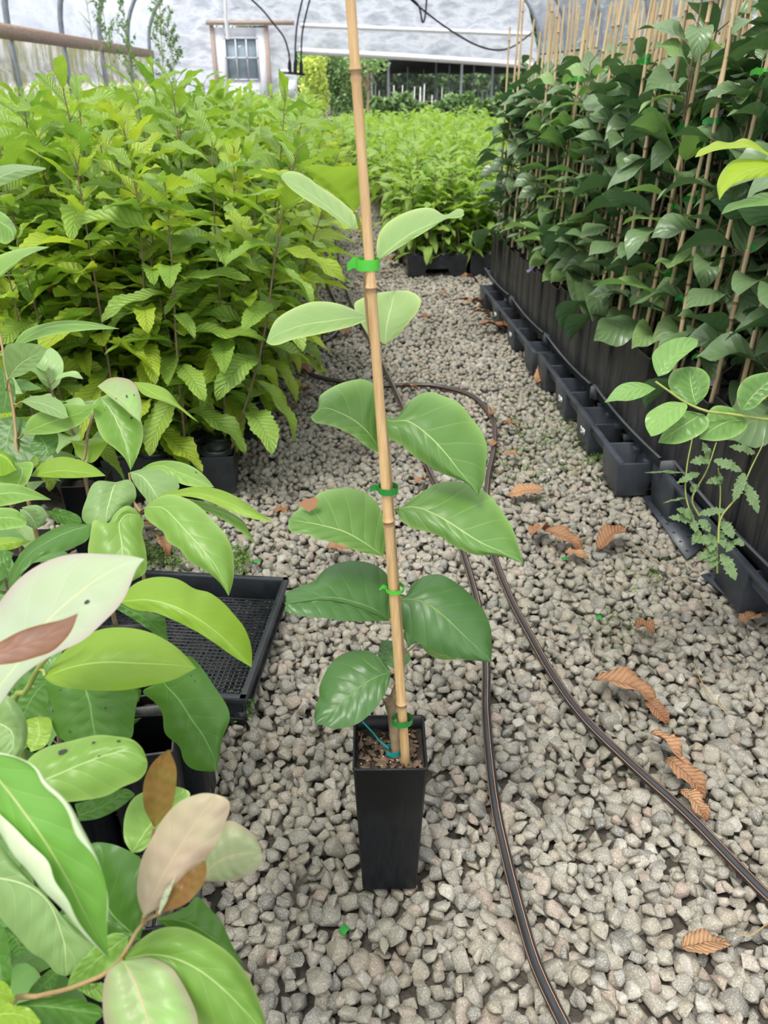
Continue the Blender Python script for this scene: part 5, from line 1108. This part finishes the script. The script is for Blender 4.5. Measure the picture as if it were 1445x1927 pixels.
stalk('shoot', r6, M['rstem'], [(298,1720,.565),(285,1640,.60),(283,1600,.63),(290,1557,.62)], [.002,.0013], 6)
for a_, b_ in (((268,1737,.57),(271,1723,.56)),((229,1803,.575),(228,1808,.57)),((298,1720,.565),(300,1717,.556))): stalk('petiole', r6, M['rstem'], [a_,b_], [.0018,.0015], 6)
# procedural seedlings filling the shade behind and below them, each in its own pot
def filler(x, y, seed, top, lab, mat, n_=14, Lr=(.09,.14)):
    r = empty('persimmon_seedling', (x,y,0), 0); tag(r, lab, 'potted sapling', 'foreground saplings at the left')
    square_pot(r, .10, .24, M['pot'], taper=.88); st, fo = seedling('pers', seed, .21, top, n_, Lr, lean=.03, petiole=.016, lowfrac=.2, wr=(.44,.54))
    st.build('stem', M['bark'], r); fo.build('foliage', mat, r)
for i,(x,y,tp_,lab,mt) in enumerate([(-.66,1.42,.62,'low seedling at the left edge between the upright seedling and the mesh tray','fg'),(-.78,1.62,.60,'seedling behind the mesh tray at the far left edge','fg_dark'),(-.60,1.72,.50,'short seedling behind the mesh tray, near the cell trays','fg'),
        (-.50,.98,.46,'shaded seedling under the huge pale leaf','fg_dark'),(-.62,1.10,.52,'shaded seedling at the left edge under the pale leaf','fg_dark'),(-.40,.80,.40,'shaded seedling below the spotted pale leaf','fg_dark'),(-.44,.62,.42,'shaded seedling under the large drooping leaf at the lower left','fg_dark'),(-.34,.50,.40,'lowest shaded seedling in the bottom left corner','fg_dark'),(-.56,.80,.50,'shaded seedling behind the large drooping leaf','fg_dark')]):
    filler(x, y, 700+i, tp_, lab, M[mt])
# empty black pots seen beneath the leaves
for (x,y,a_,lab) in ((-.315,.985,.2,'empty black pot under the dark drooping leaf, beside the mesh tray'),(-.30,.86,.1,'black pot in the shade just above the bronze young leaf')):
    r = empty('square_pot', (x,y,0), a_); tag(r, lab, 'pot'); square_pot(r, .10, .24, M['pot_worn'], taper=.88, soilz=.12)
r = empty('slotted_tray', (-.42,.70,0), .05); tag(r, 'black slotted tray on the gravel under the foreground saplings', 'tray'); flat_tray(r, .40, .40, .05, M['tray'], cell=.03, deck=.02)

# ============================================================ branch reaching in from the right
C3 = lambda p: T(p,1100,600,2.965); D4 = lambda p: T(p,1100,180,4.19)
c = np.array((1.03,1.14,.131)); r7 = empty('light_leaved_sapling', (c[0],c[1],c[2])); tag(r7, 'sapling at the right edge with a light green side branch and yellow-green leaves above', 'potted sapling')
square_pot(r7, .10, .25, M['pot_worn'], taper=.88)
W = [np.array((0,0,.2)), Q(1620,820,1.25)-np.array(r7.location), Q(1610,500,1.08)-np.array(r7.location), Q(1600,270,1.0)-np.array(r7.location)]
mb = MB(); tube(mb, smooth_path(W, 16), [.006,.004,.003], 8); mb.build('stem', M['gstem'], r7)
stalk('branch', r7, M['gstem'], [(1610,830,1.25),(1520,800,1.2),(*C3([(1020,562)])[0],1.16),(*C3([(800,530)])[0],1.14),(*C3([(680,515)])[0],1.13),(*C3([(560,465)])[0],1.13),(*C3([(480,410)])[0],1.12),(*C3([(395,350)])[0],1.12)], [.0045,.003,.0022,.0016])
g = lambda *a, **k: blade('leaf', r7, *a, **k)
g(M['pers_light'], C3([(410,322),(470,240),(560,160),(632,115)]), C3([(410,322),(385,270),(378,200),(420,150),(500,110),(580,102),(632,115)]), C3([(412,322),(470,300),(520,240),(580,190),(628,150),(632,115)]), 1.12,1.14,.0,-.01, seed=111)
g(M['pers_light'], C3([(395,390),(300,385),(200,420),(110,467)]), C3([(395,388),(330,358),(250,353),(180,380),(110,467)]), C3([(395,392),(330,432),(250,457),(180,457),(110,467)]), 1.12,1.08,.02,-.015, seed=112)
g(M['hero'], C3([(622,482),(600,400),(582,267)]), C3([(620,482),(540,460),(480,400),(466,340),(500,285),(582,266)]), C3([(624,482),(682,420),(700,340),(670,290),(630,272),(582,266)]), 1.13,1.17,.0,.0, seed=113, cup=.008)
g(M['pers_light'], C3([(560,470),(440,540),(370,657)]), C3([(558,468),(470,463),(390,498),(343,540),(340,600),(370,657)]), C3([(562,470),(575,490),(540,550),(480,600),(420,642),(370,657)]), 1.12,1.08,.01,-.01, seed=114)
g(M['hero'], C3([(655,530),(540,600),(408,692)]), C3([(650,528),(560,515),(500,575),(440,630),(408,692)]), C3([(660,530),(692,560),(685,610),(620,660),(520,697),(408,692)]), 1.14,1.12,.01,-.01, seed=115)
g(M['hero'], C3([(902,565),(780,580),(638,670)]), C3([(900,562),(830,500),(730,485),(680,540),(638,670)]), C3([(904,565),(900,612),(830,662),(730,682),(638,670)]), 1.16,1.13,.02,-.01, seed=116)
g(M['hero'], C3([(875,512),(950,420),(1060,320)]), C3([(872,512),(850,450),(860,380),(920,320),(1060,290)]), C3([(876,512),(940,500),(1000,450),(1060,390),(1070,310)]), 1.14,1.13,.0,-.01, seed=117)
g(M['yellow'], D4([(1560,520),(1380,415),(1200,400),(1000,420),(870,488)]), D4([(1560,500),(1445,465),(1380,395),(1300,345),(1240,335),(1180,365),(1120,370),(1040,355),(980,390),(900,430),(870,488)]), D4([(1560,530),(1445,475),(1370,432),(1300,412),(1200,415),(1100,422),(1000,442),(930,472),(870,488)]), 1.02,.97,.035,-.005, seed=118)
g(M['yellow'], D4([(1560,560),(1380,570),(1200,640),(1062,823)]), D4([(1560,520),(1380,500),(1280,495),(1180,505),(1110,560),(1060,640),(1042,720),(1062,823)]), D4([(1560,610),(1400,642),(1300,657),(1200,690),(1120,742),(1062,823)]), 1.02,.95,.03,-.01, seed=119, cup=.006)
g(M['pers_light'], D4([(1560,810),(1350,840),(1200,860),(1075,938)]), D4([(1560,760),(1400,765),(1300,800),(1230,825),(1140,850),(1100,890),(1075,938)]), D4([(1560,860),(1350,872),(1230,887),(1150,912),(1075,938)]), 1.04,.98,.03,-.01, seed=120)

# ============================================================ fallen leaves, bits of tape, weeds, moss
def brown_leaf(px, py, L, ang, lab, seed, curl=1.0, z=.006, name='fallen_leaf', wr=.52, mat='dry', pitch=0):
    rg = np.random.default_rng(seed); c = G(px, py, z); r_ = rg.normal(0,.15)
    V, F, UV = leaf_grid('chest', L, L*wr, rg, .25*curl, 1.1*curl, fold=.45*curl, n=19, mcols=5, wave=.006*curl, twist=rg.normal(0,.5)*curl)
    V[:,0] -= L*.45; V[:,2] += rg.normal(0,.0012,len(V)); V = V@np.array(Euler((r_, pitch, ang)).to_matrix()).T; V[:,2] -= V[:,2].min()
    mb = MB().add(V, F, UV, rg.random()); o = mb.build(name, M[mat]); o.location = c
    s = o.modifiers.new('thick', 'SOLIDIFY'); s.thickness = .0006
    return tag(o, lab, 'leaf', 'fallen brown leaves')
FL = [(992,934,.085,3.2,'ribbed tan leaf lying flat right of the hose, above the larger cluster'),(1012,1012,.075,.9,'curled brown leaf at the left of the three-leaf cluster'),(1056,1028,.09,-.6,'tan leaf in the middle of the three-leaf cluster'),(1083,1050,.05,-.2,'small scrap of leaf at the right of the three-leaf cluster'),
 (1148,1025,.095,.7,'upright pointed brown leaf beside the three-leaf cluster'),(1172,1312,.10,-.25,'long orange-tan curled leaf right of the hose'),(1232,1345,.05,-1.1,'folded end piece beside the long orange-tan leaf'),(1255,1430,.075,-1.0,'torn brown leaf lying above the right hose'),(1285,1475,.07,-1.0,'shredded brown leaf against the right hose'),(1303,1520,.05,-1.1,'dark brown scrap touching the right hose'),
 (1322,1786,.062,.2,'single ribbed red-brown leaf in the lower right'),(1210,1192,.05,2.0,'small curled brown leaf left of the jagged weed sheet'),(1408,1135,.07,.5,'red-brown leaf at the right edge, upper of two by the pallet'),(1412,1172,.07,.6,'pinkish brown leaf at the right edge, lower of two by the pallet'),
 (676,842,.07,-.5,'tan leaf below the left leaf of the sapling'),(790,912,.05,1.1,'pale brown leaf right of the cane, mid-height'),(640,1040,.06,.1,'flat brown leaf left of the sapling, under a green leaf'),(924,786,.06,1.3,'tan leaf lying over the bend of the hose'),(958,806,.05,-.4,'curled brown leaf right of the hose bend'),(930,842,.05,.9,'brown leaf just below the hose bend'),(962,858,.04,.2,'small brown leaf among the damp stones'),
 (1018,716,.085,1.0,'rust brown leaf leaning on a pallet foot'),(1010,690,.06,.2,'dark brown leaf tucked by the pallet foot'),(548,776,.055,1.0,'brown leaf standing left of the sapling near the cell tray'),(503,848,.055,.3,'dark curled leaf beside the front left cell tray'),(800,604,.06,.5,'small tan leaf on the aisle centre'),(834,556,.05,.1,'pale tan leaf near the middle trays'),(762,500,.12,.5,'heap leaf at the foot of the middle tray, left'),(738,497,.12,1.4,'heap leaf at the foot of the middle tray, nearest the sapling'),(775,515,.1,-.3,'crumpled leaf right at the middle tray corner'),
 (872,572,.10,.1,'brown leaf at the foot of the first pallet'),(893,578,.09,.6,'rusty leaf under the first pallet foot'),(925,624,.11,-.1,'large brown leaf by the second pallet foot'),(952,622,.1,-.5,'tan leaf between the pallet feet'),(905,600,.09,.3,'dark leaf litter piece by the pallets'),(880,530,.09,.2,'tan leaf before the first pallet'),(600,638,.08,.3,'tan leaf under the hose loop, left'),(640,632,.08,.2,'tan leaf inside the hose loop'),(562,706,.09,.0,'brown leaf at the hose loop bend'),(570,738,.07,.2,'reddish leaf below the hose loop'),(660,540,.09,.2,'tan leaf beside the two hoses far up the aisle'),
 (530,968,.04,.6,'small dark leaf left of the sapling near the long bright leaf'),(770,735,.06,.0,'brown leaf right of the cane by the hose crossing'),(290,998,.07,.2,'brown leaf behind the mesh tray, flat'),(312,1040,.07,-1.1,'curled brown leaf hanging at the edge of the mesh tray'),(700,545,.09,.4,'dark brown leaf between the hoses and the middle trays'),(730,520,.08,.2,'dry leaf left of the middle tray'),(1000,660,.06,.5,'small leaf beside the third pallet foot'),(985,645,.07,.9,'dark brown leaf before the third pallet foot')]
for i,(px,py,L,a_,lab) in enumerate(FL):
    brown_leaf(px, py, L*1.3, a_-PS, lab, 900+i, curl=.6+.7*((i*37)%10)/10, pitch=-.5 if 'upright' in lab or 'standing' in lab or 'leaning' in lab else 0)
# dead leaves caught in the chestnut seedlings
for i,(px,py,d,L,a_,lab) in enumerate([(180,402,2.35,.13,.5,'withered tan leaf hanging high among the left chestnut seedlings'),(107,402,2.4,.11,2.8,'withered tan leaf left of the highest one among the chestnuts'),(108,528,2.2,.12,1.5,'broad withered brown leaf low among the left chestnuts'),(85,450,2.5,.11,2.5,'withered dark leaf behind the broad one among the chestnuts'),(850,400,5.3,.16,-1.2,'withered leaf hanging over the middle trays')]):
    c = Q(px,py,d); o = brown_leaf(800,600,L,a_,lab,950+i,curl=1.2,name='withered_leaf'); o.location = c; o.rotation_euler = (R(50),0,0); o['group'] = 'withered leaves caught in the seedlings'
# green tape scraps
for (px,py,a_,lab) in ((647,1750,.9,'green scrap of tape on the gravel at the bottom centre'),(483,1056,.3,'green scrap of tape left of the sapling'),(1127,1161,.2,'green scrap of tape on the gravel at the right'),(790,666,.4,'green scrap of tape far up the aisle'),(1062,1051,.2,'green scrap of tape at the three-leaf cluster')):
    mb = MB(); V=[(x,y,.0015*math.sin(x*400)) for x in (-.009,-.003,.003,.009) for y in (-.005,.005)]; mb.add(V,[(0,2,3,1),(2,4,5,3),(4,6,7,5)]); o = mb.build('tape_scrap', M['tape_d']); o.location = G(px,py,.007); o.rotation_euler = (.3,.2,a_); tag(o, lab, 'tape scrap')
# moss and tiny weeds on the damp patch
def sprigs(region, n_, s, lab, seed, mat='moss', hgt=.012):
    rg = np.random.default_rng(seed); mb = MB(); C=[]
    for _ in range(n_):
        px, py, sx, sy = region[int(rg.integers(0,len(region)))]; c = G(px+rg.normal(0,sx), py+rg.normal(0,sy), 0)
        for _ in range(int(rg.integers(5,14))): C.append(c+np.array((rg.normal(0,.009),rg.normal(0,.009),rg.uniform(-.004,hgt))))
    leafquads(mb, C, rg.uniform(.5,1.3,len(C))*s, rg); tag(mb.build('moss_growth', M[mat], smooth=False), lab, 'weeds', kind='stuff')
sprigs([(1000,800,45,30),(1060,830,30,35),(990,880,45,25),(1080,780,15,30),(1115,850,12,20)], 330, .008, 'small green moss and seedlings in the damp gravel by the second pallet', 1)
sprigs([(310,1055,40,14),(280,1040,25,12),(455,1060,8,18),(445,1335,14,8)], 200, .010, 'small green weeds behind and beside the mesh tray', 2, hgt=.02)
sprigs([(1150,1170,30,20),(1230,1080,30,20)], 60, .006, 'sparse tiny weeds in the gravel before the jagged weed', 3)
for (px,py,z,a_,lab) in ((1000,505,.37,.5,'white and lavender label strap hanging over the far pots of the right row'),(1262,652,.36,.1,'pale lavender label lying in a pot of the right row behind the canes'),(1412,815,.30,.1,'pale lavender label at the right edge below the light-leaved branch')):
    c = G(px,py,z); mb = MB(); V=[(x,.004*math.sin(x*60)+yy,0.006*math.cos(x*40)) for x in (-.03,-.015,0,.015,.03) for yy in (-.006,.006)]; mb.add(V, [(2*k_,2*k_+2,2*k_+3,2*k_+1) for k_ in range(4)]); o = mb.build('plant_label', M['lav']); o.location = c; o.rotation_euler = (.7,-.35 if px < 1100 else 0,a_); tag(o, lab, 'label')
# thin dead twigs
for pts, lab in (([(1185,1020),(1250,1065),(1300,1105),(1345,1150)], 'thin dead twig lying on the gravel toward the jagged weed'),([(1305,1250),(1330,1300),(1370,1345)], 'dark dead stem on the gravel at the right'),([(1385,1755),(1410,1760),(1445,1738)], 'pale dry grass stem on the gravel, lower right')):
    mb = MB(); tube(mb, smooth_path([G(a,b,.006) for a,b in pts], 14), .0012, 5); tag(mb.build('dead_twig', M['rstem']), lab, 'twig')
# jagged weed at the right pallet
c = G(1345,1085,0); r = empty('jagged_weed', (c[0],c[1],0)); tag(r, 'tall weed with jagged leaves growing at the foot of the right pallet', 'weed')
E3 = lambda p,d: [(1100+a/2.965, 600+b/2.965, d) for a,b in p]
st_ = [E3([(740,1420),(740,1280),(750,1130),(757,950),(745,830)],1.62), E3([(700,1300),(620,1150),(565,990),(570,830),(600,670)],1.60), E3([(640,1100),(600,1000),(680,850),(735,690)],1.62), E3([(745,1250),(760,1110),(860,980),(930,830),(1000,690)],1.58)]
wl = MB(); rg = np.random.default_rng(8)
for s_ in st_: stalk('stem', r, M['gstem'], s_, [.0024,.0012], 6)
for (x0,y0,x1,y1,wd,d) in ((560,860,340,855,.006,1.6),(560,1000,440,1025,.006,1.6),(640,860,515,915,.018,1.6),(590,960,640,930,.02,1.6),(700,790,590,800,.024,1.6),(690,780,660,690,.02,1.6),(755,900,680,915,.02,1.6),(750,930,755,860,.015,1.6),(720,790,880,850,.026,1.6),(890,860,830,1020,.024,1.58),(895,920,970,1085,.026,1.58),(950,750,810,710,.022,1.58),(610,1110,515,1060,.024,1.6),(600,1130,470,1105,.02,1.6),(640,1090,790,1065,.02,1.6),(640,1120,700,1190,.022,1.6),(600,1120,620,1190,.02,1.6),(760,1130,830,1225,.028,1.6),(720,1210,700,1300,.024,1.6),(740,1230,605,1240,.026,1.6),(740,1290,620,1340,.02,1.6),(760,1310,845,1460,.028,1.6),(740,1310,670,1350,.02,1.6),(830,1235,890,1265,.02,1.6),(830,1240,790,1300,.018,1.6),(660,1160,700,1150,.02,1.6),(640,1180,600,1260,.018,1.6),(750,1250,760,1180,.018,1.6),(735,1340,700,1390,.018,1.6),(750,1200,780,1280,.02,1.6)):
    a_ = Q(1100+x0/2.965,600+y0/2.965,d)-c; b_ = Q(1100+x1/2.965,600+y1/2.965,d-.02)-c; L = np.linalg.norm(b_-a_)
    V, F, UV = leaf_grid('chest', L, wd*.95, rg, .15, .4, fold=.3, n=19, mcols=3, wave=.003)
    V[:,1] *= 1+.25*np.sin(UV[:,1]*40)
    ex_ = (b_-a_)/L; ez = np.array((-.2,-.6,.75)); ez = ez-ex_*(ez@ex_); ez /= np.linalg.norm(ez); ey = np.cross(ez, ex_)
    wl.add(V@np.stack([ex_,ey,ez])+a_, F, UV, rg.random())
wl.build('foliage', M['weedl'], r)
